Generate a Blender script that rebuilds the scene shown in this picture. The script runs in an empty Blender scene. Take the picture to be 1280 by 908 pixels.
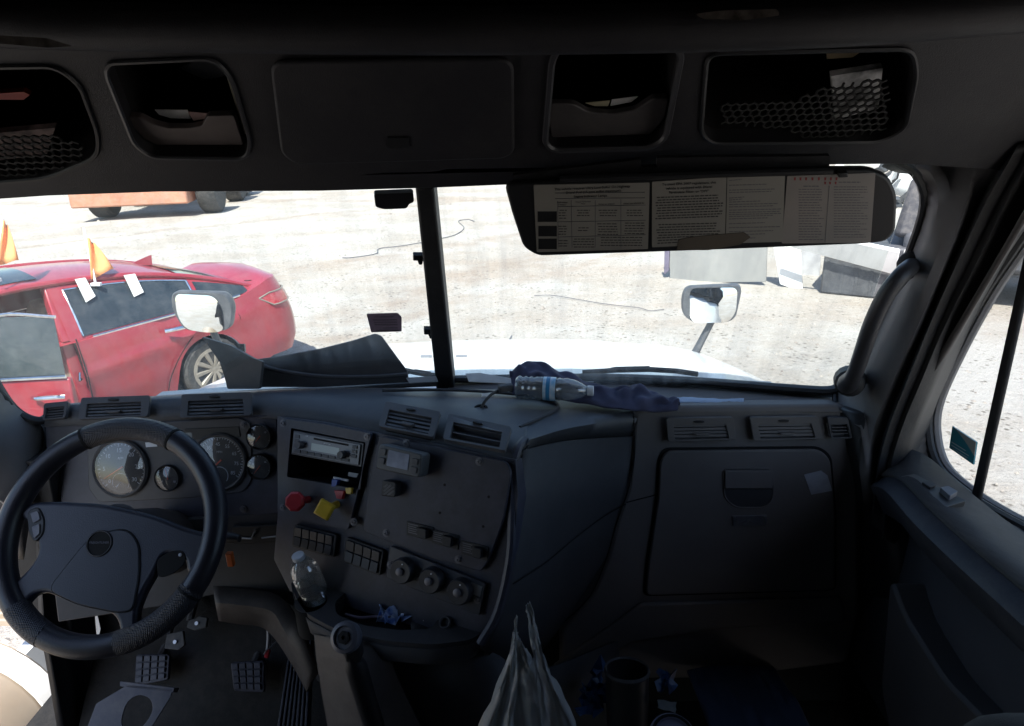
import bpy, math, random
from math import sin, cos, pi, radians, sqrt, atan2
from mathutils import Vector, Matrix
from mathutils.geometry import tessellate_polygon
random.seed(7)
SC = bpy.context.scene
COL = SC.collection
# ------------------------------------------------------------------ camera
FPX = 860.0
CAM = Vector((0.22, 0.0, 2.75))
ROT = Matrix.Rotation(radians(2), 3, 'Z') @ Matrix.Rotation(radians(70), 3, 'X') @ Matrix.Rotation(radians(-1.7), 3, 'Z')
cd = bpy.data.cameras.new('camera'); cam = bpy.data.objects.new('camera', cd); COL.objects.link(cam)
cd.sensor_fit = 'HORIZONTAL'; cd.sensor_width = 36; cd.lens = 36 * FPX / 1280
cd.clip_start = 0.02; cd.clip_end = 3000
cam.matrix_world = Matrix.Translation(CAM) @ ROT.to_4x4()
SC.camera = cam
# ------------------------------------------------------------------ light
LIGHT = Vector((0.12, 0.97, -1.50)).normalized()      # direction the sunlight travels
el = math.asin(-LIGHT.z); az = atan2(-LIGHT.x, -LIGHT.y)
w = bpy.data.worlds.new('World'); SC.world = w; w.use_nodes = True
nt = w.node_tree; bg = nt.nodes['Background']
sky = nt.nodes.new('ShaderNodeTexSky'); sky.sky_type = 'NISHITA'; sky.sun_disc = False
sky.sun_elevation = el; sky.sun_rotation = az
nt.links.new(sky.outputs[0], bg.inputs[0]); bg.inputs[1].default_value = 0.15
sl = bpy.data.lights.new('sun', 'SUN'); sl.energy = 5.0; sl.angle = radians(0.5); sl.color = (1, .96, .9)
so = bpy.data.objects.new('sun', sl); COL.objects.link(so)
so.rotation_euler = LIGHT.to_track_quat('-Z', 'Y').to_euler(); so.location = (-5, -10, 20)
SC.view_settings.view_transform = 'Standard'; SC.view_settings.look = 'None'
SC.view_settings.gamma = 1; SC.view_settings.use_curve_mapping = False
SC.view_settings.exposure = 1.12
SC.render.engine = 'CYCLES'
SC.cycles.max_bounces = 9; SC.cycles.diffuse_bounces = 4; SC.cycles.transparent_max_bounces = 24
SC.cycles.use_denoising = True

# ------------------------------------------------------------------ helpers
def ray(px, py):
    return ROT @ Vector(((px - 640) / FPX, -(py - 454) / FPX, -1))
def P(px, py, X=None, Y=None, Z=None, D=None):
    """a point of the place seen at (px, py): X, Y or Z are measured from the eye"""
    r = ray(px, py)
    if X is not None: t = X / r.x
    elif Y is not None: t = Y / r.y
    elif Z is not None: t = Z / r.z
    else: t = D
    return CAM + r * t
class Plane:
    def __init__(s, a, b=None, c=None, n=None):
        s.o = Vector(a)
        n = Vector(n) if n is not None else (b - a).cross(c - a)
        n.normalize()
        if n.dot(CAM - s.o) < 0: n = -n
        s.n = n
        s.u = Vector((0, 0, 1)).cross(n) if abs(n.z) < .999 else Vector((1, 0, 0))
        s.u.normalize(); s.v = n.cross(s.u)
    def uv(s, px, py):
        r = ray(px, py); t = (s.o - CAM).dot(s.n) / r.dot(s.n); q = CAM + r * t - s.o
        return (q.dot(s.u), q.dot(s.v))
    def w(s, u, v, d=0): return s.o + s.u * u + s.v * v + s.n * d
    def p(s, px, py, d=0): return s.w(*s.uv(px, py), d)
    def up(s, d): return Plane(s.o + s.n * d, n=s.n)
def hplane(z): return Plane(CAM + Vector((0, 0, z)), n=(0, 0, 1))
def rounded(pts, r, n=4):
    if r <= 0: return [tuple(p) for p in pts]
    out = []; N = len(pts)
    for i in range(N):
        a, b, c = Vector(pts[i - 1]), Vector(pts[i]), Vector(pts[(i + 1) % N])
        d1, d2 = a - b, c - b; l1, l2 = d1.length, d2.length
        if l1 < 1e-6 or l2 < 1e-6: out.append(tuple(b)); continue
        t = min(r, l1 * .48, l2 * .48); p1 = b + d1 / l1 * t; p2 = b + d2 / l2 * t
        for k in range(n + 1):
            s = k / n; out.append(tuple(p1 * (1 - s) ** 2 + b * 2 * s * (1 - s) + p2 * s * s))
    return out
def ccw(p):
    a = sum(p[i - 1][0] * p[i][1] - p[i][0] * p[i - 1][1] for i in range(len(p)))
    return p if a > 0 else p[::-1]
class MB:
    def __init__(s): s.v = []; s.f = []
    def add(s, vs, fs):
        b = len(s.v); s.v += [Vector(v) for v in vs]; s.f += [tuple(b + i for i in f) for f in fs]; return s
    def prism(s, bot, top):
        n = len(bot); s.add(list(bot) + list(top), [tuple(range(n))[::-1], tuple(range(n, 2 * n))] + [(i, (i + 1) % n, n + (i + 1) % n, n + i) for i in range(n)]); return s
    def poly(s, pl, uv, d0, d1, r=0, n=4):
        q = ccw(rounded(uv, r, n)); return s.prism([pl.w(*p, d0) for p in q], [pl.w(*p, d1) for p in q])
    def px(s, pl, pts, d0, d1, r=0, n=4): return s.poly(pl, [pl.uv(*p) for p in pts], d0, d1, r, n)
    def box(s, c, sz, rot=None):
        c = Vector(c); R = rot or Matrix.Identity(3); vs = []
        for z in (-.5, .5):
            for x, y in ((-.5, -.5), (.5, -.5), (.5, .5), (-.5, .5)): vs.append(c + R @ Vector((x * sz[0], y * sz[1], z * sz[2])))
        return s.prism(vs[:4], vs[4:])
    def tube(s, path, r, n=10, caps=True, closed=False, flat=1.0, up=None):
        path = [Vector(p) for p in path]; N = len(path); rr = r if isinstance(r, (list, tuple)) else [r] * N
        prev = None; rings = []
        for i, p in enumerate(path):
            if closed: t = path[(i + 1) % N] - path[i - 1]
            else: t = path[min(i + 1, N - 1)] - path[max(i - 1, 0)]
            t.normalize()
            if prev is None:
                a = Vector(up) if up else (Vector((0, 0, 1)) if abs(t.z) < .9 else Vector((1, 0, 0)))
            else: a = prev
            a = (a - t * a.dot(t)).normalized(); prev = a; b = t.cross(a)
            rings.append([p + (a * cos(2 * pi * k / n) * flat + b * sin(2 * pi * k / n)) * rr[i] for k in range(n)])
        fs = []
        for i in range(N if closed else N - 1):
            j = (i + 1) % N
            for k in range(n): fs.append((i * n + k, i * n + (k + 1) % n, j * n + (k + 1) % n, j * n + k))
        if caps and not closed: fs += [tuple(range(n))[::-1], tuple((N - 1) * n + k for k in range(n))]
        return s.add([v for g in rings for v in g], fs)
    def lathe(s, o, ax, prof, n=24, cap=True):
        """prof: (radius, distance along axis)"""
        o = Vector(o); ax = Vector(ax).normalized(); a = ax.orthogonal().normalized(); b = ax.cross(a); vs = []; fs = []
        for r, h in prof:
            for k in range(n): vs.append(o + ax * h + (a * cos(2 * pi * k / n) + b * sin(2 * pi * k / n)) * max(r, 1e-5))
        for i in range(len(prof) - 1):
            for k in range(n): fs.append((i * n + k, i * n + (k + 1) % n, (i + 1) * n + (k + 1) % n, (i + 1) * n + k))
        if cap: fs += [tuple(range(n))[::-1], tuple((len(prof) - 1) * n + k for k in range(n))]
        return s.add(vs, fs)
    def grid(s, rows, skip=None):
        m = len(rows[0]); fs = []
        for i in range(len(rows) - 1):
            for j in range(m - 1):
                if skip and skip(i, j): continue
                fs.append((i * m + j, i * m + j + 1, (i + 1) * m + j + 1, (i + 1) * m + j))
        return s.add([p for r in rows for p in r], fs)
    def holed(s, pl, outer, holes, d0, d1):
        loops = [ccw(outer)] + [ccw(h)[::-1] for h in holes]
        flat = [p for l in loops for p in l]
        tr = tessellate_polygon([[Vector((p[0], p[1], 0)) for p in l] for l in loops])
        n = len(flat); vs = [pl.w(*p, d1) for p in flat] + [pl.w(*p, d0) for p in flat]; fs = []
        for t in tr:
            a, b, c = [Vector(flat[i]) for i in t]
            if (b - a).cross(c - a) < 0: t = t[::-1]
            fs.append(tuple(t)); fs.append(tuple(n + i for i in t[::-1]))
        k = 0
        for l in loops:
            m = len(l)
            for i in range(m): fs.append((k + i, n + k + i, n + k + (i + 1) % m, k + (i + 1) % m))
            k += m
        return s.add(vs, fs)
    def text(s, pl, uv, body, size, d=.001, ext=.0004, ax='CENTER', rot=0, sx=1.0, bold=0, uvax=None):
        c = bpy.data.curves.new('t', 'FONT'); c.body = body; c.size = size; c.extrude = ext; c.align_x = ax; c.align_y = 'CENTER'; c.offset = bold; c.resolution_u = 2
        o = bpy.data.objects.new('t', c); me = bpy.data.meshes.new_from_object(o)
        vs = []
        for v in me.vertices:
            x, y = v.co.x * sx, v.co.y; x, y = x * cos(rot) - y * sin(rot), x * sin(rot) + y * cos(rot)
            if uvax: q = pl.w(uv[0], uv[1], d + ext + v.co.z) + uvax[0] * x + uvax[1] * y
            else: q = pl.w(uv[0] + x, uv[1] + y, d + ext + v.co.z)
            vs.append(q)
        s.add(vs, [tuple(p.vertices) for p in me.polygons])
        bpy.data.objects.remove(o); bpy.data.curves.remove(c); bpy.data.meshes.remove(me); return s
def wl(o):
    t = Vector((0, 0, 0))
    while o: t += o.location; o = o.parent
    return t
def part(name, mb, mat, parent=None, bevel=0, smooth=True, label=None, kind=None, ang=40, seg=2, solid=0, sub=0):
    L = wl(parent) if parent else Vector((0, 0, 0))
    me = bpy.data.meshes.new(name); me.from_pydata([v - L for v in mb.v], [], mb.f); me.validate(); 
    import bmesh
    bm = bmesh.new(); bm.from_mesh(me); bmesh.ops.recalc_face_normals(bm, faces=bm.faces); bm.to_mesh(me); bm.free()
    me.update()
    if smooth:
        me.polygons.foreach_set('use_smooth', [True] * len(me.polygons)); me.set_sharp_from_angle(angle=radians(ang))
    me.materials.append(mat)
    o = bpy.data.objects.new(name, me); COL.objects.link(o)
    if parent: o.parent = parent
    if sub: m = o.modifiers.new('sub', 'SUBSURF'); m.levels = sub; m.render_levels = sub
    if solid: m = o.modifiers.new('solid', 'SOLIDIFY'); m.thickness = abs(solid); m.offset = -1 if solid > 0 else 1
    if bevel:
        m = o.modifiers.new('bevel', 'BEVEL'); m.width = bevel; m.segments = seg; m.limit_method = 'ANGLE'; m.angle_limit = radians(35)
    if label: o['label'] = label
    if kind: o['kind'] = kind
    return o
def struct(name, mb, mat, **k): return part(name, mb, mat, kind='structure', **k)
def thing(name, label, cat, loc=(0, 0, 0), group=None):
    o = bpy.data.objects.new(name, None); COL.objects.link(o); o.location = loc; o.empty_display_size = .05
    return tag(o, label, cat, group)
def tag(o, label, cat, group=None):
    o['label'] = label; o['category'] = cat
    if group: o['group'] = group
    return o
def center_base(me_obj):
    """put a single-mesh thing's origin at its own base"""
    me = me_obj.data; n = len(me.vertices)
    c = sum((v.co for v in me.vertices), Vector()) / n; c.z = min(v.co.z for v in me.vertices)
    me.transform(Matrix.Translation(-c)); me_obj.location = c; return me_obj
def cr(pts, n):
    """Catmull-Rom resample of a polyline"""
    pts = [Vector(p) for p in pts]; m = len(pts) - 1; out = []
    for i in range(n):
        t = i / (n - 1) * m; k = min(int(t), m - 1); t -= k
        p1, p2 = pts[k], pts[k + 1]; p0 = pts[k - 1] if k else p1 * 2 - p2; p3 = pts[k + 2] if k + 2 <= m else p2 * 2 - p1
        out.append(((p1 * 2) + (p2 - p0) * t + (p0 * 2 - p1 * 5 + p2 * 4 - p3) * t * t + (p1 * 3 - p0 - p2 * 3 + p3) * t ** 3) * .5)
    return out
def lin(pts, n):
    pts = [Vector(p) for p in pts]; L = [0]
    for a, b in zip(pts, pts[1:]): L.append(L[-1] + (b - a).length)
    out = []
    for i in range(n):
        t = L[-1] * i / (n - 1); k = 0
        while k < len(pts) - 2 and L[k + 1] < t: k += 1
        out.append(pts[k].lerp(pts[k + 1], min(1, (t - L[k]) / max(1e-9, L[k + 1] - L[k]))))
    return out
def bil(q, s, t):
    """point of pixel quad (tl, tr, br, bl)"""
    a = [q[0][i] * (1 - s) + q[1][i] * s for i in (0, 1)]; b = [q[3][i] * (1 - s) + q[2][i] * s for i in (0, 1)]
    return (a[0] * (1 - t) + b[0] * t, a[1] * (1 - t) + b[1] * t)
def sub_quad(q, s0, t0, s1, t1): return [bil(q, s0, t0), bil(q, s1, t0), bil(q, s1, t1), bil(q, s0, t1)]

# ------------------------------------------------------------------ materials
def mat(name, col, rough=.6, metal=0, col2=None, ns=8, bump=.0, bs=400, spec=.5, dust=0, dcol=(.35, .32, .28), coat=0, rvar=.0, trans=0):
    m = bpy.data.materials.new(name); m.use_nodes = True; t = m.node_tree; b = t.nodes['Principled BSDF']; N = t.nodes.new; Lk = t.links.new
    b.inputs['Roughness'].default_value = rough; b.inputs['Metallic'].default_value = metal
    b.inputs['Specular IOR Level'].default_value = spec; b.inputs['Coat Weight'].default_value = coat
    tc = N('ShaderNodeTexCoord')
    geo = N('ShaderNodeNewGeometry')
    n1 = N('ShaderNodeTexNoise'); n1.inputs['Scale'].default_value = ns; n1.inputs['Detail'].default_value = 5; Lk(geo.outputs['Position'], n1.inputs['Vector'])
    mx = N('ShaderNodeMix'); mx.data_type = 'RGBA'
    c2 = col2 or tuple(c * .8 for c in col)
    mx.inputs[6].default_value = (*c2, 1); mx.inputs[7].default_value = (*col, 1)
    rp = N('ShaderNodeValToRGB'); rp.color_ramp.elements[0].position = .35; rp.color_ramp.elements[1].position = .65
    Lk(n1.outputs[0], rp.inputs[0]); Lk(rp.outputs[0], mx.inputs[0]); out = mx.outputs[2]
    if dust:
        n2 = N('ShaderNodeTexNoise'); n2.inputs['Scale'].default_value = ns * 2.3; n2.inputs['Detail'].default_value = 9; n2.inputs['Roughness'].default_value = .75; Lk(geo.outputs['Position'], n2.inputs['Vector'])
        r2 = N('ShaderNodeMapRange'); r2.inputs[1].default_value = .42; r2.inputs[2].default_value = .75; r2.inputs[4].default_value = dust; Lk(n2.outputs[0], r2.inputs[0])
        m2 = N('ShaderNodeMix'); m2.data_type = 'RGBA'; m2.inputs[7].default_value = (*dcol, 1); Lk(r2.outputs[0], m2.inputs[0]); Lk(out, m2.inputs[6]); out = m2.outputs[2]
    Lk(out, b.inputs['Base Color'])
    if rvar:
        mr = N('ShaderNodeMapRange'); mr.inputs[3].default_value = rough - rvar; mr.inputs[4].default_value = rough + rvar; Lk(n1.outputs[0], mr.inputs[0]); Lk(mr.outputs[0], b.inputs['Roughness'])
    if bump:
        n3 = N('ShaderNodeTexNoise'); n3.inputs['Scale'].default_value = bs; n3.inputs['Detail'].default_value = 3; Lk(geo.outputs['Position'], n3.inputs['Vector'])
        bp = N('ShaderNodeBump'); bp.inputs['Strength'].default_value = bump; bp.inputs['Distance'].default_value = .002; Lk(n3.outputs[0], bp.inputs['Height']); Lk(bp.outputs[0], b.inputs['Normal'])
    if trans: b.inputs['Transmission Weight'].default_value = trans
    return m
def glass(name, tint=(1, 1, 1), gloss=.06, dust=.03, dustvar=.05, streak=False, rough=0.0):
    m = bpy.data.materials.new(name); m.use_nodes = True; t = m.node_tree; N = t.nodes.new; Lk = t.links.new
    t.nodes.remove(t.nodes['Principled BSDF']); out = t.nodes['Material Output']
    tr = N('ShaderNodeBsdfTransparent'); tr.inputs[0].default_value = (*tint, 1)
    gl = N('ShaderNodeBsdfGlossy'); gl.inputs['Roughness'].default_value = rough
    fr = N('ShaderNodeLayerWeight'); fr.inputs[0].default_value = .25
    mr = N('ShaderNodeMapRange'); mr.inputs[3].default_value = gloss * .5; mr.inputs[4].default_value = min(1, gloss * 6); Lk(fr.outputs['Fresnel'], mr.inputs[0])
    m1 = N('ShaderNodeMixShader'); Lk(mr.outputs[0], m1.inputs[0]); Lk(tr.outputs[0], m1.inputs[1]); Lk(gl.outputs[0], m1.inputs[2])
    df = N('ShaderNodeBsdfDiffuse'); df.inputs[0].default_value = (.75, .74, .7, 1); tl = N('ShaderNodeBsdfTranslucent'); tl.inputs[0].default_value = (.75, .74, .7, 1)
    m2 = N('ShaderNodeMixShader'); Lk(df.outputs[0], m2.inputs[1]); Lk(tl.outputs[0], m2.inputs[2])
    geo = N('ShaderNodeNewGeometry'); mp = N('ShaderNodeMapping'); Lk(geo.outputs['Position'], mp.inputs[0])
    mp.inputs['Scale'].default_value = (14, 2, .9) if streak else (3, 3, 3)
    no = N('ShaderNodeTexNoise'); no.inputs['Scale'].default_value = 2.2; no.inputs['Detail'].default_value = 8; no.inputs['Roughness'].default_value = .65; Lk(mp.outputs[0], no.inputs['Vector'])
    r2 = N('ShaderNodeMapRange'); r2.inputs[1].default_value = .4; r2.inputs[2].default_value = .75; r2.inputs[3].default_value = dust; r2.inputs[4].default_value = dust + dustvar; Lk(no.outputs[0], r2.inputs[0])
    m3 = N('ShaderNodeMixShader'); Lk(r2.outputs[0], m3.inputs[0]); Lk(m1.outputs[0], m3.inputs[1]); Lk(m2.outputs[0], m3.inputs[2]); Lk(m3.outputs[0], out.inputs[0])
    return m
M = {}
M['dash'] = mat('dash_plastic', (0.05, 0.056, 0.069), .5, bump=.25, bs=900, ns=5, dust=.10, rvar=.08)
M['stack'] = mat('stack_plastic', (0.032, 0.034, 0.052), .48, bump=.15, bs=900, ns=9, dust=.30, dcol=(.11, .11, .16), rvar=.10)
M['side'] = mat('console_side_plastic', (.055, .056, .062), .6, spec=.3, bump=.25, bs=900, ns=4, dust=.05)
M['pass'] = mat('passenger_dash_plastic', (0.165, 0.152, 0.148), .6, spec=.3, bump=.25, bs=900, ns=4, dust=.06)
M['tan'] = mat('taupe_plastic', (0.05, 0.04, 0.038), .6, bump=.25, bs=700, ns=5, dust=.15)
M['black'] = mat('black_plastic', (.012, .012, .014), .5, bump=.1)
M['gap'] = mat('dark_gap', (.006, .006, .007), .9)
M['header'] = mat('header_vinyl', (0.015, 0.014, 0.018), .62, bump=.3, bs=500, ns=3, dust=.05)
M['ceil'] = mat('ceiling_vinyl', (0.012, 0.0112, 0.012), .85, bump=.3, bs=300, ns=3)
M['sleeper'] = mat('sleeper_vinyl', (.34, .32, .30), .8, bump=.3, bs=200, ns=3)
M['pillar'] = mat('pillar_plastic', (0.15, 0.142, 0.145), .55, bump=.25, bs=600, ns=4, dust=.12)
M['seal'] = mat('rubber_seal', (.014, .014, .016), .6, bump=.2, bs=200, dust=.05)
M['vent'] = mat('vent_plastic', (0.085, 0.086, 0.095), .5, bump=.1)
M['leather'] = mat('worn_leather', (0.018, 0.019, 0.028), .36, bump=.25, bs=350, ns=20, rvar=.12)
def perforated():
    m = mat('perforated_leather', (.03, .03, .04), .45); t = m.node_tree; N = t.nodes.new; Lk = t.links.new
    geo = N('ShaderNodeNewGeometry'); vo = N('ShaderNodeTexVoronoi'); vo.inputs['Scale'].default_value = 300; vo.inputs['Randomness'].default_value = .1; Lk(geo.outputs['Position'], vo.inputs['Vector'])
    bp = N('ShaderNodeBump'); bp.inputs['Distance'].default_value = .004; bp.inputs['Strength'].default_value = .7; Lk(vo.outputs['Distance'], bp.inputs['Height']); Lk(bp.outputs[0], t.nodes['Principled BSDF'].inputs['Normal'])
    return m
M['perf'] = perforated()
M['white'] = mat('white_paint', (.8, .8, .79), .3, coat=.4, ns=2, dust=.12)
M['paper'] = mat('paper', (.75, .74, .72), .9, ns=20)
M['chrome'] = mat('chrome', (.75, .76, .78), .12, 1, ns=30)
M['silver'] = mat('silver_trim', (.45, .46, .48), .35, .8)
M['mark'] = mat('gauge_marking', (0.82, 0.86, 0.92), .5)
M['dial'] = mat('dial_black', (.02, .021, .026), .45)
M['needle'] = mat('needle_orange', (.8, .11, .05), .4)
M['red_knob'] = mat('red_knob', (.60, .035, .05), .3, spec=.6, ns=40, col2=(.5, .03, .045))
M['yellow_knob'] = mat('yellow_knob', (.75, .50, .04), .35, ns=40)
M['red_s'] = mat('red_plastic', (.45, .02, .03), .4)
M['blue_s'] = mat('blue_plastic', (.03, .08, .4), .4)
M['lcd'] = mat('lcd_grey_green', (.34, .38, .36), .15, ns=3)
M['lcd2'] = mat('lcd_pale_blue', (.42, .46, .58), .12, ns=30, col2=(.25, .28, .36))
M['label'] = mat('visor_label', (0.27, 0.25, 0.22), .45, ns=6, col2=(.23, .215, .19), dust=.1, dcol=(.1, .1, .08))
M['label_pink'] = mat('label_faded', (0.28, 0.245, 0.22), .45, ns=9, col2=(.22, .205, .19))
M['print'] = mat('black_print', (.03, .03, .03), .7)
M['print_red'] = mat('red_print', (.30, .04, .04), .7)
M['print_grey'] = mat('grey_print', (.12, .12, .13), .7)
M['cloth'] = mat('navy_cloth', (0.07, 0.072, 0.13), .9, bump=.4, bs=1200, ns=14, col2=(.03, .03, .06))
M['bag'] = glass('white_bag_film', (.85, .86, .9), .10, .60, .35)
M['glass'] = glass('windshield_glass', (.93, .96, .95), .03, .025, .13, streak=True)
M['doorglass'] = glass('door_glass', (.93, .95, .95), .02, .02, .03)
M['bottle'] = glass('clear_plastic', (.90, .95, .99), .38, .16, .24, rough=.05)
M['sticker_dark'] = glass('dark_sticker', (.16, .13, .17), .02, .10, .05)
M['water'] = glass('water', (.80, .86, .90), .12, .02, .03)
M['cap'] = mat('white_cap', (.7, .72, .75), .5)
M['blue_lab'] = mat('blue_bottle_label', (.05, .28, .55), .4)
M['red_car'] = mat('dusty_red_paint', (.31, .022, .038), .28, ns=2, dust=.16, dcol=(.45, .30, .29), coat=.5, col2=(.29, .02, .034))
M['carglass'] = mat('car_window_glass', (.02, .03, .04), .08, ns=3, dust=.25, dcol=(.2, .2, .2), spec=.6)
M['tyre'] = mat('tyre_rubber', (.03, .03, .032), .85, bump=.3, bs=60, dust=.4, dcol=(.25, .23, .2))
M['rim'] = mat('dusty_rim', (0.28, 0.25, 0.21), .5, .2, dust=.4)
M['beige'] = mat('beige_upholstery', (.5, .46, .38), .8)
M['orange'] = mat('orange_flag', (.88, .36, .15), .8, ns=3, col2=(.85, .30, .10))
M['loader'] = mat('faded_orange_paint', (.52, .23, .14), .7, ns=3, dust=.5, dcol=(.45, .36, .30))
M['darkmetal'] = mat('dark_grimy_metal', (.05, .052, .06), .7, ns=5, dust=.3)
M['greytruck'] = mat('dusty_grey_paint', (0.06, 0.062, 0.07), .6, ns=4, dust=.30, dcol=(.25, .25, .25))
M['mirror'] = mat('mirror_glass', (.9, .92, .93), .02, 1, ns=2)
M['mirshell'] = mat('mirror_shell', (.07, .075, .085), .5, dust=.25, dcol=(.3, .3, .3))
M['tank'] = mat('tan_tank', (.42, .34, .26), .35, dust=.3, ns=4)
M['plate'] = mat('grey_plate', (0.12, 0.12, 0.14), .5, .3, ns=9, dust=.3)
M['pedal'] = mat('pedal_rubber', (0.03, 0.03, 0.045), .5, bump=.2, dust=.25, dcol=(.2, .2, .24))
M['carpet'] = mat('dirty_carpet', (.010, .010, .011), .95, bump=.8, bs=260, ns=14, dust=.22, dcol=(.09, .08, .07))
M['sticker'] = mat('teal_sticker', (.03, .28, .36), .4)
M['sticker_pale'] = mat('pale_sticker', (.45, .45, .42), .5)
M['orange_led'] = mat('orange_reflector', (.55, .12, .02), .4)
M['bluefilm'] = mat('blue_film', (0.04, 0.14, 0.34), .3, ns=30, col2=(.01, .03, .1), spec=.7)
M['darkcyl'] = mat('dark_tube', (.03, .028, .028), .45)
M['sock'] = mat('blue_fabric', (0.05, 0.08, 0.16), .9, ns=6)
M['seat'] = mat('grey_seat_fabric', (.03, .029, .03), .95, bump=.5, bs=700)
M['wrap'] = mat('crinkled_wrapper', (.55, .65, .8), .3, .2, ns=60, col2=(.08, .18, .5))
M['wood'] = mat('old_brown', (.10, .08, .06), .8)
M['mesh'] = mat('net_elastic', (.012, .012, .012), .8)
M['taillamp'] = mat('tail_lamp', (.42, .015, .03), .12, coat=.5, dust=.3, dcol=(.6, .45, .42))

# ------------------------------------------------------------------ ground
def gp(px, py):
    p = P(px, py, Z=-2.75); return (p.x, p.y)
BANDS = [(gp(340, 425), gp(640, 330), .55), (gp(420, 425), gp(660, 352), .3), (gp(60, 305), gp(420, 268), .35), (gp(330, 345), gp(900, 250), .4), (gp(0, 255), gp(620, 250), .8)]
def ground_mat():
    m = bpy.data.materials.new('pale_gravel_ground'); m.use_nodes = True; t = m.node_tree; b = t.nodes['Principled BSDF']; N = t.nodes.new; Lk = t.links.new
    b.inputs['Roughness'].default_value = .95; b.inputs['Specular IOR Level'].default_value = .1
    geo = N('ShaderNodeNewGeometry'); pos = geo.outputs['Position']
    def noise(scale, detail=6, rough=.6, mapping=None):
        n = N('ShaderNodeTexNoise'); n.inputs['Scale'].default_value = scale; n.inputs['Detail'].default_value = detail; n.inputs['Roughness'].default_value = rough
        if mapping:
            mp = N('ShaderNodeMapping'); mp.inputs['Scale'].default_value = mapping[0]; mp.inputs['Rotation'].default_value = mapping[1]; Lk(pos, mp.inputs[0]); Lk(mp.outputs[0], n.inputs['Vector'])
        else: Lk(pos, n.inputs['Vector'])
        return n.outputs[0]
    def ramp(x, a, b_, lo=0., hi=1.):
        r = N('ShaderNodeMapRange'); r.inputs[1].default_value = a; r.inputs[2].default_value = b_; r.inputs[3].default_value = lo; r.inputs[4].default_value = hi; Lk(x, r.inputs[0]); return r.outputs[0]
    def mix(f, a, b_):
        x = N('ShaderNodeMix'); x.data_type = 'RGBA'; Lk(f, x.inputs[0])
        for k, v in ((6, a), (7, b_)):
            if isinstance(v, tuple): x.inputs[k].default_value = (*v, 1)
            else: Lk(v, x.inputs[k])
        return x.outputs[2]
    c = mix(ramp(noise(.5, 8, .7), .42, .60), (.48, .455, .42), (.40, .36, .315))
    tracks = noise(.35, 7, .68, ((.22, .8, 1), (0, 0, radians(-24))))
    c = mix(ramp(tracks, .5, .66, 0, .55), c, (.37, .285, .22))
    c = mix(ramp(noise(9, 6, .7), .52, .68, 0, .7), c, (.49, .46, .42))
    wob = N('ShaderNodeTexNoise'); wob.inputs['Scale'].default_value = .6; wob.inputs['Detail'].default_value = 3; Lk(pos, wob.inputs['Vector'])
    brk = ramp(noise(1.6, 8, .75), .38, .58)
    for (ax_, ay_), (bx_, by_), wd in BANDS:
        sx = N('ShaderNodeSeparateXYZ'); Lk(pos, sx.inputs[0]); L_ = sqrt((bx_ - ax_) ** 2 + (by_ - ay_) ** 2); nx, ny = -(by_ - ay_) / L_, (bx_ - ax_) / L_
        def math(op, a, b):
            m_ = N('ShaderNodeMath'); m_.operation = op
            for k_, v_ in ((0, a), (1, b)):
                if isinstance(v_, (int, float)): m_.inputs[k_].default_value = v_
                else: Lk(v_, m_.inputs[k_])
            return m_.outputs[0]
        dd_ = math('ADD', math('ADD', math('MULTIPLY', sx.outputs[0], nx), math('MULTIPLY', sx.outputs[1], ny)), -(ax_ * nx + ay_ * ny) - .6)
        dd_ = math('ABSOLUTE', math('ADD', dd_, math('MULTIPLY', wob.outputs[0], 1.2)), 0)
        c = mix(math('MULTIPLY', ramp(dd_, wd * .3, wd, .5, 0), brk), c, (.30, .215, .155))
    vo = N('ShaderNodeTexVoronoi'); vo.inputs['Scale'].default_value = 13; Lk(pos, vo.inputs['Vector'])
    dens = ramp(noise(2.2, 6, .75), .46, .58)
    mu = N('ShaderNodeMath'); mu.operation = 'MULTIPLY'; Lk(ramp(vo.outputs['Distance'], .16, .34, 1, 0), mu.inputs[0]); Lk(dens, mu.inputs[1])
    c = mix(mu.outputs[0], c, (.15, .13, .11))
    v2 = N('ShaderNodeTexVoronoi'); v2.inputs['Scale'].default_value = 45; Lk(pos, v2.inputs['Vector'])
    c = mix(ramp(v2.outputs['Distance'], .08, .36, .6, 0), c, (.22, .20, .18))
    Lk(c, b.inputs['Base Color'])
    bp = N('ShaderNodeBump'); bp.inputs['Strength'].default_value = .9; bp.inputs['Distance'].default_value = .05; Lk(noise(14, 8, .75), bp.inputs['Height']); Lk(bp.outputs[0], b.inputs['Normal'])
    return m
M['ground'] = ground_mat()
def gz(x, y): return .05 * sin(x * .35 + 1) * sin(y * .23) + .02 * sin(x * 1.1 + y * .7)
mb = MB(); xs = [-900, -300, -120, -60] + [-40 + i * 1.0 for i in range(81)] + [60, 120, 300, 900]; ys = [-900, -200, -60, -25] + [-10 + i * 1.0 for i in range(61)] + [70, 120, 300, 900]
mb.grid([[(x, y, gz(x, y) if abs(x) < 45 and -12 < y < 55 else 0) for x in xs] for y in ys])
struct('ground', mb, M['ground'])
mb = MB()
for k in range(5200):
    d = 4.2 + 22 * random.random() ** 1.3; a = radians(random.uniform(-46, 44)); x = .22 + d * sin(a); y = d * cos(a)
    if random.random() < .5: x += random.gauss(0, .4); 
    r = random.uniform(.006, .022) * (1 + (random.random() > .985) * 2.0); z = gz(x, y)
    q = [(x + r * random.uniform(.7, 1.4) * cos(t), y + r * random.uniform(.7, 1.4) * sin(t), z) for t in (0, 1.3, 2.5, 3.8, 5.1)]
    mb.add(q + [(x + r * .2, y, z + r * random.uniform(.6, 1.1))], [(i, (i + 1) % 5, 5) for i in range(5)])
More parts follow.
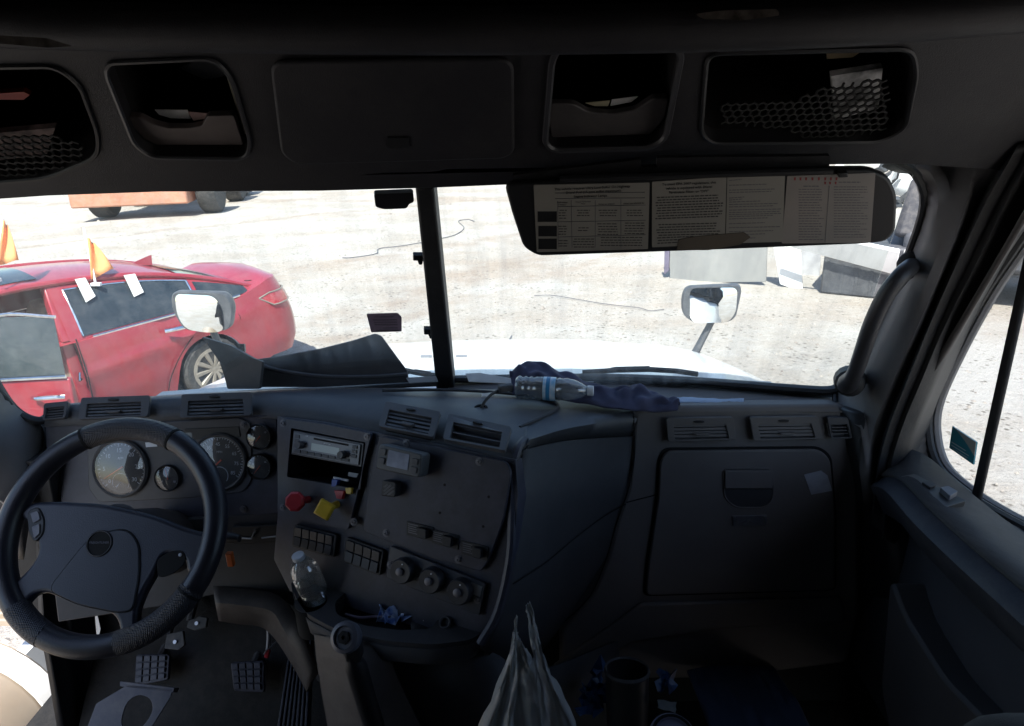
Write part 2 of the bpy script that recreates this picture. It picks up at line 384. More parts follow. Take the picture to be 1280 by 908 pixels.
st = part('gravel_stones', mb, mat('gravel_stone', (.42, .38, .33), .95, ns=3, col2=(.20, .17, .15)), smooth=False, kind='stuff'); tag(st, 'loose pale and brown stones scattered over the gravel lot', 'gravel')
def wire(pxs, label, r=.012):
    pts = []
    for px, py in pxs:
        p = P(px, py, Z=-2.75); p.z = gz(p.x, p.y) + .02; pts.append(p)
    o = part('cable', MB().tube(cr(pts, len(pts) * 5), r * .8, 5), M['plate']); center_base(o); tag(o, label, 'cable', 'thin cables lying on the gravel')
wire([(428, 323), (440, 323), (470, 319), (474, 313), (500, 310), (528, 305), (552, 299), (570, 293), (580, 284), (573, 276), (585, 274), (593, 276)], 'long winding thin cable on the gravel behind the windshield post')
wire([(604, 451), (620, 445), (632, 436), (640, 424)], 'short thin cable curving just beyond the white hood', .008)
wire([(668, 375), (690, 375), (720, 380), (760, 387), (797, 391), (812, 395), (830, 393)], 'thin cable lying left of the passenger side hood mirror', .007)

# ------------------------------------------------------------------ red sedan
HH = .938
CO = Vector((-4.147 + .22 + .10, 7.159, 0)); CD = Vector((-cos(HH), -sin(HH), 0)); CN = Vector((sin(HH), -cos(HH), 0))
def cw(a, w_, z): return CO + CD * a + CN * w_ + Vector((0, 0, z))
def wheel(parent, f, a, w_, r, wd=.2, spokes=10, tmat=None, rmat=None):
    ax = (f(a, w_ + 1, 0) - f(a, w_, 0)).normalized(); c = f(a, w_, r)
    t = part('tyre', MB().lathe(c, ax, [(r * .66, -wd / 2), (r * .9, -wd * .52), (r * .985, -wd * .4), (r, -wd * .2), (r, wd * .2), (r * .985, wd * .4), (r * .9, wd * .52), (r * .66, wd / 2)], 28), tmat or M['tyre'], parent)
    ri = MB().lathe(c, ax, [(r * .1, wd * .2), (r * .55, wd * .24), (r * .6, wd * .5), (r * .70, wd * .53), (r * .70, wd * .48)], 28, cap=False)
    part('rim', ri, M['darkmetal'], t)
    e1 = ax.orthogonal().normalized(); e2 = ax.cross(e1)
    sp = MB()
    for k in range(spokes):
        an = 2 * pi * k / spokes; d = e1 * cos(an) + e2 * sin(an)
        sp.tube([c + ax * wd * .42 + d * r * .08, c + ax * wd * .45 + d * r * .64], [r * .07, r * .10], 6)
    sp.lathe(c, ax, [(r * .15, wd * .3), (r * .15, wd * .48), (r * .08, wd * .52)], 14)
    sp.lathe(c, ax, [(r * .60, wd * .42), (r * .60, wd * .55), (r * .70, wd * .55), (r * .70, wd * .42)], 28, cap=False)
    part('spokes', sp, rmat or M['rim'], t)
def sedan():
    T = thing('red_sedan', 'dusty red four door sedan with its front door open and orange flags clipped on', 'car', cw(1, 0, 0))
    cols = [(-1.22, .0), (-1.215, .28), (-1.195, .54), (-1.15, .71), (-1.06, .81), (-.92, .86), (-.74, .88), (-.55, .885)]
    cols += [(-.40 + .04 * i, .89 + .01 * sin(i / 20 * pi)) for i in range(21)]
    cols += [(.55, .91), (.8, .915), (1.05, .92), (1.2, .92), (1.25, .92), (1.6, .92), (2.0, .915), (2.3, .91), (2.38, .91)]
    cols += [(2.42 + .04 * i, .9) for i in range(20)] + [(3.25, .86), (3.45, .75), (3.58, .58), (3.64, .3), (3.66, 0)]
    R = .37
    def zb(a):
        for c in (0, 2.8):
            if abs(a - c) < R: return .33 + sqrt(R * R - (a - c) ** 2)
        return .2 if -.6 < a < 3.2 else .26
    def zt(a):
        if a < -.4: return .99 + .12 * min(1, (-.4 - a) / .5)
        if a < 2.4: return .985 - .06 * (a + .4) / 2.8
        return .925 - .12 * ((a - 2.4) / 1.26) ** 2
    fr = [0, .08, .16, .24, .32, .4, .48, .54, .6, .65, .7, .75, .8, .85, .9, .95, 1]
    def pt(a, w_, z):
        s = 1 - .05 * max(0, (z - .72) / .28) ** 1.5 - .05 * max(0, (.42 - z) / .2)
        z0 = .66 + (1.2 - a) * .10; crease = .022 * (math.exp(-((z - z0) / .10) ** 2) if z < z0 else math.exp(-((z - z0) / .03) ** 2)) * (-.5 < a < 3)
        aa = a
        if a < -.6: aa = a + (.09 * max(0, (z - .55) / .45) ** 1.6 + .05 * max(0, (.4 - z) / .2)) * (-.6 - a) / .44
        return cw(aa, w_ * s + (crease if w_ > 0 else -crease) * (abs(w_) > .5), z)
    b = MB()
    for sg in (1, -1):
        rows = [[pt(a, w_ * sg, zb(a) + (zt(a) - zb(a)) * f) for a, w_ in cols] for f in fr]
        open_ = (lambda i, j: sg > 0 and 1.2 <= cols[j][0] < 2.3)
        b.grid(rows, open_)
    cap = [[pt(a, w_ * k, zt(a)) + Vector((0, 0, .045 * (1 - k * k))) for a, w_ in cols] for k in (1, .9, .7, .4, 0, -.4, -.7, -.9, -1)]
    b.grid(cap, lambda i, j: 1.0 <= cols[j][0] < 2.0 and 1 <= i <= 6)
    body = part('body', b, M['red_car'], T, ang=50); part('trunk_seam', MB().tube(cr([pt(-1.12, .62, 1.06), pt(-1.0, .70, 1.075), pt(-.80, .70, 1.09), pt(-.68, .66, 1.10)], 14), .005, 5), M['gap'], T)
    # wheel arch liners
    for a0 in (0, 2.8):
        for sg in (1, -1): part('wheel_well', MB().lathe(cw(a0, .30 * sg, .33), CN, [(.37, 0), (.37, .55 * sg)], 24, cap=False).add([], []), M['gap'], T)
        for sg in (1, -1): wheel(T, cw, a0, .80 * sg, .33)
    # greenhouse
    top = [(-.66, .70, 1.05), (-.35, .67, 1.17), (0, .64, 1.28), (.4, .62, 1.37), (.8, .60, 1.42), (1.2, .60, 1.445), (1.6, .60, 1.44), (2.0, .62, 1.37), (2.4, .66, 1.22), (2.75, .70, 1.03)]
    low = [(-.66, .80, 1.03), (-.35, .82, 1.0), (0, .835, .985), (.4, .845, .975), (.8, .85, .965), (1.2, .855, .955), (1.6, .855, .95), (2.0, .85, .94), (2.4, .845, .93), (2.75, .83, .94)]
    n = 40; tt = cr(top, n); ll = cr(low, n)
    ksel = [1, .92, .75, .5, .25, 0, -.25, -.5, -.75, -.92, -1]
    def crown(p, k): return cw(p.x, p.y * k, p.z + .06 * (1 - k * k) * (1 if .2 < p.x < 1.9 else .6))
    roof = MB().grid([[crown(p, k) for p in tt] for k in ksel])
    rf = part('roof', roof, M['red_car'], T, ang=60)
    rg = MB().grid([[crown(p, k) + Vector((0, 0, .008)) for p in tt[1:10]] for k in ksel[1:-1]]); part('rear_window', rg, M['carglass'], T)
    ws = MB().grid([[crown(p, k) + Vector((0, 0, .008)) for p in tt[31:-1]] for k in ksel[1:-1]]); part('front_window', ws, M['carglass'], T)
    sr = MB().grid([[crown(p, k) + Vector((0, 0, .007)) for p in tt[22:30]] for k in ksel[2:-2]]); part('sunroof', sr, M['carglass'], rf)
    sp = MB()
    for sg in (1, -1):
        g = [[cw(p.x + (q.x - p.x) * s, (p.y + (q.y - p.y) * s + .02 * sin(pi * s)) * sg, p.z + (q.z - p.z) * s) for p, q in zip(tt, ll)] for s in (0, .12, .3, .6, .9, 1)]
        sp.grid(g, (lambda i, j: sg > 0 and 1.22 < tt[j].x < 2.25))
        sp.tube([cw(p.x, (p.y + .01) * sg, p.z) for p in tt], .028, 8)
    part('pillars', sp, M['red_car'], T)
    def win(name, a0, a1, s0=.13, s1=.95):
        rows = []
        for s in (s0, .4, .7, s1):
            r = []
            for k in range(9):
                a = a0 + (a1 - a0) * k / 8
                def at(c):
                    for i in range(n - 1):
                        if c[i].x <= a <= c[i + 1].x:
                            return c[i].lerp(c[i + 1], (a - c[i].x) / (c[i + 1].x - c[i].x))
                    return c[-1]
                p, q = at(tt), at(ll); r.append(cw(p.x + (q.x - p.x) * s, p.y + (q.y - p.y) * s + .02 * sin(pi * s) + .008, p.z + (q.z - p.z) * s))
            rows.append(r)
        part(name, MB().grid(rows), M['carglass'], T)
        return rows
    win('quarter_window', -.56, -.03, .16, .97); rr = win('side_window', .02, 1.12)
    part('window_trim', MB().tube([r[0] for r in rr[::-1]] + rr[0] + [r[-1] for r in rr], .009, 6), M['chrome'], T)
    part('belt_trim', MB().tube([cw(p.x, p.y + .012, p.z) for p in ll[3:21]], .014, 6), M['chrome'], T)
    # rear door seams, handle
    h = MB().tube(cr([cw(.12, .93, .85), cw(.2, .97, .862), (cw(.34, .97, .865)), cw(.44, .93, .86)], 14), .021, 8); part('door_handle', h, M['chrome'], T)
    part('door_seam', MB().tube(cr([pt(1.19, .922, .98), pt(1.19, .925, .6), pt(1.19, .92, .25)], 12), .006, 5), M['gap'], T); part('door_seam', MB().tube(cr([pt(-.12, .915, .95), pt(.02, .915, .85), pt(.30, .918, .62), pt(.46, .918, .40), pt(.5, .915, .25)], 16), .005, 5), M['gap'], T)
    part('fuel_door', MB().tube([pt(-.28 + .09 * cos(t) ** 1 , .889, .80 + .075 * sin(t)) for t in [i * pi / 10 for i in range(20)]], .003, 4, closed=True), M['gap'], T)
    # tail lamp, fin, trunk seam
    tl = [[pt(a - (.012 if w_ < .8 else 0), w_ + .014, z) for a, w_ in [(-.74, .88), (-.83, .87), (-.92, .86), (-1.06, .81), (-1.15, .71), (-1.18, .60)]] for z in (.83, .90, .97)]
    for k in range(3): tl[k][0] = pt(-.66, .878, .93)
    lamp = part('tail_lamp', MB().grid(tl), M['taillamp'], T); part('lamp_rim', MB().tube(tl[0] + tl[2][::-1], .008, 5, closed=True), M['rim'], lamp)
    part('antenna_fin', MB().prism([cw(.02, .02, 1.33), cw(.02, -.02, 1.33), cw(.24, -.01, 1.38), cw(.24, .01, 1.38)], [cw(.0, .004, 1.435), cw(.0, -.004, 1.435), cw(.02, -.003, 1.435), cw(.02, .003, 1.435)]), M['red_car'], T)
    # interior behind open door
    it = MB(); it.box(cw(1.6, -.05, .35), (.02, .02, .02))
    it.prism([cw(1.2, .75, .22), cw(2.5, .75, .22), cw(2.5, -.75, .22), cw(1.2, -.75, .22)], [cw(1.2, .75, .3), cw(2.5, .75, .3), cw(2.5, -.75, .3), cw(1.2, -.75, .3)])
    part('cabin_floor', it, M['darkmetal'], T)
    for w_ in (.38, -.38):
        s = MB(); s.prism([cw(1.22, w_ + .26, .3), cw(1.8, w_ + .26, .3), cw(1.8, w_ - .26, .3), cw(1.22, w_ - .26, .3)], [cw(1.22, w_ + .26, .52), cw(1.8, w_ + .26, .55), cw(1.8, w_ - .26, .55), cw(1.22, w_ - .26, .52)])
        s.prism([cw(1.05, w_ + .26, .45), cw(1.3, w_ + .26, .45), cw(1.3, w_ - .26, .45), cw(1.05, w_ - .26, .45)], [cw(.9, w_ + .2, 1.1), cw(1.05, w_ + .2, 1.1), cw(1.05, w_ - .2, 1.1), cw(.9, w_ - .2, 1.1)])
        part('seat', s, M['beige'], T, bevel=.04)
    part('pillar_latch', MB().tube([cw(1.235, .9, .62), cw(1.26, .93, .62)], .012, 6).tube([cw(1.235, .9, .68), cw(1.26, .93, .62)], .009, 6), M['chrome'], T)
    part('door_jamb', MB().prism([cw(1.16, .90, .22), cw(1.27, .90, .22), cw(1.27, .70, .22), cw(1.16, .70, .22)], [cw(1.2, .835, .96), cw(1.30, .83, .96), cw(1.3, .70, .96), cw(1.2, .70, .96)]).prism([cw(1.2, .845, .96), cw(1.29, .84, .96), cw(1.29, .70, .96), cw(1.2, .70, .96)], [cw(1.18, .61, 1.43), cw(1.25, .61, 1.43), cw(1.25, .5, 1.43), cw(1.18, .5, 1.43)]), M['red_car'], T, bevel=.012)
    # open front door
    hg = cw(2.28, .93, 0); an = radians(DOOR_AN); dd = (-CD * cos(an) + CN * sin(an)); dn = (CD * sin(an) + CN * cos(an))
    def dw(l, z, o=0): return hg + dd * l + dn * o + Vector((0, 0, z))
    dr = MB().prism([dw(0, .28), dw(1.03, .28), dw(1.08, .6), dw(1.08, .93), dw(0, .93)], [dw(0, .28, .09), dw(1.03, .28, .09), dw(1.08, .6, .10), dw(1.08, .93, .05), dw(0, .93, .05)])
    dp = part('front_door', dr, M['red_car'], T, bevel=.015)
    part('door_glass', MB().prism([dw(.12, .93, .02), dw(1.04, .93, .02), dw(1.02, 1.38, -.06), dw(.62, 1.41, -.08), dw(.3, 1.25, -.05)], [dw(.12, .93, .026), dw(1.04, .93, .026), dw(1.02, 1.38, -.054), dw(.62, 1.41, -.074), dw(.3, 1.25, -.044)]), M['carglass'], dp)
    part('glass_trim', MB().tube(cr([dw(.1, .95, .03), dw(.32, 1.27, -.04), dw(.62, 1.42, -.07), dw(1.03, 1.39, -.06)], 16), .014, 6).tube([dw(.06, .945, .055), dw(1.06, .945, .055)], .014, 6), M['chrome'], dp)
    part('door_handle', MB().tube(cr([dw(.80, .80, .09), dw(.86, .81, .13), dw(.98, .81, .13), dw(1.04, .80, .10)], 12), .017, 8), M['chrome'], dp)
    part('door_lining', MB().prism([dw(.05, .32, -.04), dw(1.0, .32, -.04), dw(1.05, .92, -.03), dw(.05, .92, -.03)], [dw(.05, .32), dw(1.0, .32), dw(1.05, .92), dw(.05, .92)]), M['beige'], dp, bevel=.01)
    return T
DOOR_AN = 48
sedan()
SP_ = Plane(cw(.5, .64, 1.37), cw(1.2, .62, 1.44), cw(.8, .855, .96))
def flag(base, tip, cloth, label):
    F = thing('window_flag', label, 'flag', SP_.p(*base, .03), 'orange clip-on window flags')
    part('pole', MB().tube([SP_.p(*base, .03), SP_.p(*tip, .04)], .011, 6), M['cap'], F)
    part('clip', MB().box(SP_.p(base[0] + 1, base[1] + 2, .03), (.09, .04, .03)), M['cap'], F, bevel=.004)
    rows = []
    for i in range(7):
        s = i / 6; a = SP_.p(cloth[0][0] + (cloth[3][0] - cloth[0][0]) * s, cloth[0][1] + (cloth[3][1] - cloth[0][1]) * s, .045)
        b_ = SP_.p(cloth[1][0] + (cloth[2][0] - cloth[1][0]) * s, cloth[1][1] + (cloth[2][1] - cloth[1][1]) * s, .045)
        rows.append([a.lerp(b_, j / 7) + SP_.n * (.02 * sin(j * .9 + i * .5)) for j in range(8)])
    part('cloth', MB().grid(rows), M['orange'], F, solid=.002)
flag((118, 355), (103, 287), ((107, 300), (116, 306), (140, 338), (112, 352)), 'orange and white clip-on flag at the middle of the red car roof')
flag((-8, 350), (2, 275), ((2, 278), (8, 284), (22, 328), (-4, 334)), 'orange flag at the left frame edge on the red car roof')
def sheet(q, label):
    o = part('paper_sheet', MB().px(SP_, q, .035, .038), M['paper']); center_base(o); tag(o, label, 'paper', 'white papers hanging over the car window')
sheet([(92, 351), (105, 349), (118, 372), (106, 380)], 'white paper over the red car window, the one nearer the open door')
sheet([(153, 346), (167, 344), (178, 367), (166, 373)], 'white paper over the red car window, the one nearer the trunk')

# ------------------------------------------------------------------ loader beyond
def loader():
    a = P(97, 279, Z=-2.75); b = P(246, 272, Z=-2.75); a.z = b.z = 0
    d = (b - a).normalized(); n = Vector((-d.y, d.x, 0)); Lw = (b - a).length
    T = thing('wheel_loader', 'faded orange loading machine with big black tyres parked far off at left', 'machine', (a + b) / 2)
    def f(u, v, z): return a + d * u + n * v + Vector((0, 0, z))
    def blk(u0, u1, v0, v1, z0, z1): return MB().prism([f(u0, v0, z0), f(u1, v0, z0), f(u1, v1, z0), f(u0, v1, z0)], [f(u0, v0, z1), f(u1, v0, z1), f(u1, v1, z1), f(u0, v1, z1)])
    part('counterweight', blk(-.1, Lw * .95, 0, .9, .42, 1.22), M['loader'], T, bevel=.05)
    part('tow_slot', blk(Lw * .36, Lw * .52, -.012, .05, .86, .98), M['gap'], T)
    part('radiator', blk(.1, Lw * .9, .15, 1.4, 1.24, 2.2), M['darkmetal'], T, bevel=.04)
    part('engine_cover', blk(.3, Lw * .8, .3, 2.8, 2.2, 2.9), M['loader'], T, bevel=.06)
    part('cab', blk(.6, Lw * .7, 2.8, 4.4, 1.2, 3.6), M['darkmetal'], T, bevel=.06)
    part('axle', blk(.2, Lw, 1.4, 1.9, .7, 1.1), M['darkmetal'], T)
    for u in (.45, Lw + .25):
        for v in (1.1, 4.3): wheel(T, lambda x, w_, z, u=u, v=v: f(u - w_, v + x, z), 0, 0, .78, .55, 8, rmat=M['loader'])
    for k in range(9): part('grille_bar', MB().tube([f(.3 + k * .38, .08, 1.22), f(.3 + k * .38, .08, 1.45)], .05, 6), M['darkmetal'], T)
    part('bucket', blk(-.3, Lw + .4, 5.6, 6.8, .1, 1.2), M['darkmetal'], T, bevel=.05)
loader()

# ------------------------------------------------------------------ scrap and pickup at right
def standing(name, quad, zg, label, cat, m_, th=.04, group=None, ribs=0):
    """upright slab: quad in pixels, standing on the ground below its lower edge"""
    a = (P(*quad[3], Z=zg) + P(*quad[2], Z=zg)) / 2; pl = Plane(a, n=Vector((-.5, -1, 0)))
    o = part(name, MB().px(pl, quad, 0, th), m_, bevel=.008); center_base(o); tag(o, label, cat, group)
    return o, pl
o, pl = standing('metal_sheet', [(838, 250), (962, 250), (958, 352), (838, 354)], -2.75, 'large pale sheet of bare metal standing behind the right hood mirror', 'metal sheet', mat('bare_sheet', (.30, .30, .29), .5, .1, ns=1.5, col2=(.24, .24, .235), dust=.3, dcol=(.4, .38, .35)))
o, _ = standing('steel_post', [(832, 300), (838, 300), (837, 338), (831, 343)], -2.65, 'short purple grey steel post standing against the pale metal sheet', 'post', mat('post_paint', (.16, .14, .20), .6), .06)
o, _ = standing('leaning_sheet', [(962, 280), (1000, 280), (1004, 366), (975, 355)], -2.75, 'tall white body panel leaning beside the grey pickup bed', 'panel', M['white'], .03, 'white body panels leaning together')
o, _ = standing('leaning_sheet', [(1003, 300), (1026, 300), (1026, 330), (1022, 366), (1000, 364)], -2.75, 'narrow grey white panel between two white ones beside the pickup bed', 'panel', mat('grey_white_panel', (.5, .5, .52), .5), .03, 'white body panels leaning together')
def pickup():
    a = P(1024, 368, Z=-2.75); b = P(1112, 377, Z=-2.75); a.z = b.z = 0
    d = (b - a).normalized(); n = Vector((-d.y, d.x, 0)); 
    if n.y < 0: n = -n
    T = thing('wrecked_pickup', 'dark grey wrecked pickup with a ribbed bed and crushed black cab', 'pickup', (a + b) / 2)
    def f(u, v, z): return a + d * u + n * v + Vector((0, 0, z))
    def blk(u0, u1, v0, v1, z0, z1, i=0): return MB().prism([f(u0, v0, z0), f(u1, v0, z0), f(u1, v1, z0), f(u0, v1, z0)], [f(u0 + i, v0 + i, z1), f(u1 - i, v0 + i, z1), f(u1 - i, v1 - i, z1), f(u0 + i, v1 - i, z1)])
    bed = part('bed', blk(0, 2.2, 0, 1.7, .02, .78), M['greytruck'], T, bevel=.03)
    for k in range(11): part('rib', blk(.06 + k * .2, .10 + k * .2, -.008, .01, .05, .74), M['greytruck'], bed)
    body = part('body', blk(1.0, 4.8, .1, 2.0, .5, 1.0), M['greytruck'], T, bevel=.08)
    cab = part('cab', blk(.85, 3.2, .15, 1.9, .9, 1.75, .12), M['darkmetal'], T, bevel=.08)
    part('cab_window', MB().prism([f(1.3, .2, 1.08), f(2.9, .2, 1.08), f(2.75, .345, 1.62), f(1.45, .345, 1.62)], [f(1.3, .18, 1.08), f(2.9, .18, 1.08), f(2.75, .325, 1.62), f(1.45, .325, 1.62)]), M['carglass'], cab)
    for k in range(16):
        u, v, z = random.uniform(1.1, 3.0), random.uniform(-.1, .2), random.uniform(.5, 1.8)
        sz = random.uniform(.05, .16); part('torn_scrap', MB().prism([f(u, v, z), f(u + sz * 2, v, z), f(u + sz, v + .05, z + sz)], [f(u, v - .03, z + .01), f(u + sz * 2, v - .02, z + .02), f(u + sz, v, z + sz + .02)]), M['white'] if k % 2 else M['mirshell'], T)
    for u in (1.4, 4.2): wheel(T, lambda x, w_, z, u=u: f(u + x, w_, z), 0, .2, .36, .22)
    o = part('loose_sheet', MB().prism([f(-.45, -.12, .70), f(.98, -.12, .42), f(1.0, -.3, .78), f(-.45, -.3, 1.0)], [f(-.45, -.08, .72), f(.98, -.08, .44), f(1.0, -.26, .82), f(-.45, -.26, 1.04)]), M['white'], bevel=.01); center_base(o); tag(o, 'bright white panel lying tilted across the grey pickup bed', 'panel', 'white body panels leaning together')
    o = part('loose_sheet', MB().prism([f(1.0, -.12, .40), f(1.42, -.12, .42), f(1.5, -.2, .8), f(1.05, -.3, .78)], [f(1.0, -.08, .42), f(1.42, -.08, .44), f(1.5, -.16, .82), f(1.05, -.26, .82)]), mat('crumpled_grey', (.5, .49, .47), .5), bevel=.01); center_base(o); tag(o, 'small crumpled grey white fender piece on the pickup bed beside the pillar', 'panel', 'white body panels leaning together')
pickup()
def scrap():
    a = P(985, 345, Z=-2.75); a.z = 0
    T = thing('scrap_pile', 'jumbled pile of pale torn body panels behind the sun visor and pillar', 'scrap', a)
    random.seed(21)
    for k in range(26):
        c = a + Vector((random.uniform(-.5, 3.6), random.uniform(.6, 3.2), random.uniform(.15, 1.5))); u = Vector((random.gauss(0, 1), random.gauss(0, .4), random.gauss(0, .5))).normalized(); v = u.cross(Vector((random.gauss(0, .3), 1, random.gauss(0, .5)))).normalized(); n = u.cross(v)
        w_, h = random.uniform(.2, .8), random.uniform(.12, .5)
        rows = [[c + u * w_ * (i / 4 - .5) * (1 - .3 * (j / 3)) + v * h * (j / 3 - .5) + n * (.08 * sin(i * 1.3 + k) + .05 * sin(j * 2 + k)) for i in range(5)] for j in range(4)]
        part('bent_sheet', MB().grid(rows), (M['white'], M['mirshell'], M['darkmetal'], M['white'], M['greytruck'])[k % 5], T, solid=.01)
scrap()
def far_trailer():
    a = P(1235, 345, Z=-2.75); a.z = 0
    T = thing('dark_trailer', 'low grey trailer parked beyond the passenger door window', 'trailer', a)
    part('deck', MB().box(a + Vector((2.6, .6, .55)), (6, 1.2, .5)), M['greytruck'], T, bevel=.05)
    for dx in (.8, 1.7, 4.6): wheel(T, lambda x, w_, z, dx=dx: a + Vector((dx + x, -.02 - w_ + .1, z)), 0, 0, .36, .2)
    part('side_rail', MB().box(a + Vector((2.6, -.02, .95)), (6, .08, .08)), M['darkmetal'], T)
    for k in range(7): part('stake', MB().box(a + Vector((.0 + k * .85, -.02, .88)), (.06, .06, .2)), M['darkmetal'], T)
far_trailer()

# ------------------------------------------------------------------ cab shell (eye-relative numbers)
def E(x, y, z): return CAM + Vector((x, y, z))
def rbox(x0, x1, y0, y1, z0, z1): return MB().prism([E(x0, y0, z0), E(x1, y0, z0), E(x1, y1, z0), E(x0, y1, z0)], [E(x0, y0, z1), E(x1, y0, z1), E(x1, y1, z1), E(x0, y1, z1)])
XL, XR = -1.36, .92
struct('floor', rbox(XL - .04, XR + .06, -1.7, 1.72, -1.60, -1.53), M['carpet'])
struct('ceiling', rbox(XL - .08, XR + .1, -1.75, 1.0, .80, .86), M['ceil'])
struct('rear_wall', rbox(XL - .06, XR + .08, -1.76, -1.70, -1.6, .8), M['sleeper'])
struct('sleeper_wall_left', rbox(XL - .06, XL, -1.7, .50, -1.6, .8), M['sleeper'])
struct('sleeper_wall_right', rbox(XR, XR + .06, -1.7, .30, -1.6, .8), M['sleeper'])
struct('firewall', rbox(XL + .02, XR - .02, 1.70, 1.76, -1.6, -.78), M['gap'])
struct('roof_front', MB().prism([E(XL - .06, 1.0, .80), E(XR + .08, 1.0, .80), E(XR + .08, 1.46, -.06), E(XL - .06, 1.46, -.06)], [E(XL - .06, 1.0, .86), E(XR + .08, 1.0, .86), E(XR + .08, 1.52, -.04), E(XL - .06, 1.52, -.04)]), M['white'])
struct('door_header_left', rbox(XL - .05, XL, .50, 1.5, .02, .8), M['ceil'])
struct('door_header_right', rbox(XR + .0, XR + .06, .30, 1.5, .02, .8), M['ceil'])

struct('door_jamb_left', MB().px(Plane(E(-1.2, 1.40, -1), n=(0, -1, 0)), [(-60, 585), (58, 575), (80, 700), (104, 930), (84, 930), (50, 800), (28, 735), (-10, 728), (-60, 728)], -.10, 0, r=.01), mat('jamb_plastic', (.02, .02, .022), .6, bump=.2, dust=.1, dcol=(.1, .1, .1)), bevel=.01)
# windshield glass, two panes
lt, lb = P(534, 232, Y=1.42), P(558, 478, Y=1.735)
pr_t, pr_b = P(1150, 200, Y=1.24), P(1052, 492, Y=1.56)
pl_t, pl_b = E(-1.30, 1.20, -.10), E(-1.27, 1.50, -.69)
def pane(a, b, c, d, g=.003):
    return MB().prism([a, b, c, d], [p + Vector((0, g, .001)) for p in (a, b, c, d)])
WR = Plane(lt, pr_t, lb); WL = Plane(lt, pl_t, lb)
up = Vector((0, -.01, .05))
T = thing('windshield', 'two piece truck windshield of dusty glass with a black centre post', 'windshield', lb)
for a, b in ((lt, pr_t), (pl_t, lt)): pass
part('pane', pane(lt + up, pr_t + up, pr_b, lb), M['glass'], T, smooth=False)
part('pane', pane(pl_t + up, lt + up, lb, pl_b), M['glass'], T, smooth=False)
CP = Plane(lt, lb, lt + Vector((1, 0, 0)))
part('centre_post', MB().px(CP, [(521, 222), (544, 222), (569, 478), (547, 480)], -.02, .035), M['seal'], T, bevel=.006)
# lower seal following the glass base
def seal(pts, r, name, m=M['seal'], par=T, flat=.6): return part(name, MB().tube(cr(pts, 40), r, 8, flat=flat), m, par)
seal([P(1050, 482, Y=1.545), P(1035, 488, Y=1.55), P(980, 485, Y=1.57), P(860, 476, Y=1.63), P(740, 472, Y=1.69), P(569, 474, Y=1.73)], .016, 'lower_seal')
seal([P(-30, 430, Y=1.42), P(0, 487, Y=1.46), P(22, 515, Y=1.47), P(48, 526, Y=1.48), P(80, 520, Y=1.52)], .012, 'side_seal')
seal([P(545, 479, Y=1.72), P(480, 482, Y=1.70), P(380, 488, Y=1.66), P(260, 496, Y=1.60), P(120, 512, Y=1.54)], .014, 'lower_seal')
# cowl trim between glass and dash on the passenger side
cowl = MB().grid([[P(560, 478, Y=1.735), P(700, 476, Y=1.70), P(860, 481, Y=1.64), P(1000, 491, Y=1.575), P(1046, 494, Y=1.56), P(1100, 500, Y=1.53)],
                  [P(560, 520, Y=1.50), P(700, 518, Y=1.50), P(846, 516, Y=1.47), P(1000, 514, Y=1.46), P(1046, 514, Y=1.455), P(1120, 516, Y=1.45)]])
struct('cowl_trim', cowl, M['pass'], solid=.004)
struct('defroster_slot', MB().grid([[P(742, 473, Y=1.685), P(860, 478, Y=1.64), P(1000, 488, Y=1.57), P(1040, 490, Y=1.56)], [P(742, 484, Y=1.655), P(860, 490, Y=1.615), P(1000, 497, Y=1.55), P(1040, 497, Y=1.545)]]), M['gap'], solid=.002)
# small things stuck on the glass
o = part('transponder', MB().px(WL, [(467, 236), (516, 234), (517, 246), (511, 248), (508, 254), (480, 255), (469, 252)], .004, .02, r=.006), M['black'], bevel=.002); center_base(o); tag(o, 'black toll transponder stuck at the top of the windshield left of the post', 'transponder')
s_ = part('warning_sticker', MB().px(WL, [(458, 391), (497, 390), (502, 395), (502, 413), (464, 414)], .003, .0045, r=.004), M['sticker_dark']); center_base(s_); tag(s_, 'small dark grey purple sticker on the windshield glass beside the post', 'sticker')
tb = MB()
for k, (x0, x1, y) in enumerate([(468, 492, 394), (466, 496, 398), (467, 496, 401), (468, 497, 404), (478, 497, 408), (470, 499, 411)]): tb.px(WL, [(x0, y), (x1, y - .3), (x1, y + .9), (x0, y + 1.1)], .0047, .005)
part('print', tb, M['print'], s_)
for (x, y), w_ in (((523, 318), 'upper'), ((536.5, 410.5), 'lower')):
    b = MB().px(WL, [(x - 7, y - 4), (x + 7, y - 4), (x + 7, y + 3), (x - 7, y + 2)], .003, .016, r=.002).px(WL, [(x - 2, y), (x + 5, y), (x + 4, y + 5), (x, y + 5)], .003, .022, r=.002)
    o = part('glass_clip', b, M['black'], bevel=.001); center_base(o); tag(o, w_ + ' of the two black clips on the glass left of the centre post', 'clip', 'black clips beside the centre post')
# ------------------------------------------------------------------ hood, wiper, hood mirrors
T = thing('truck_hood', 'white dusty sloping truck hood seen through the windshield', 'hood', E(-.2, 2.4, -1.2))
rows = []
for k in range(15):
    y = 1.80 + k * .12
    zc = -.745 - .055 * (k * .12) - .115 * (k * .12) ** 2
    wd = 1.10 - .14 * k * .1
    r = []
    for j in range(25):
        s = (j - 12) / 12; x = -.20 + s * wd
        z = zc - .045 * abs(s) ** 2 - .20 * max(0, abs(s) - .62) ** 1.5 * (1.0) - (1.1 * max(0, abs(s) - .9) ** 1.0)
        z += -.018 * math.exp(-((abs(s) - .62) / .05) ** 2) * min(1, k / 3)
        r.append(E(x, y, z))
    rows.append(r)
part('hood_shell', MB().grid(rows), M['white'], T, solid=.008, ang=60)
part('front_panel', MB().grid([rows[-1], [p + Vector((0, .05, -.5)) for p in rows[-1]]]), M['white'], T, solid=.008)
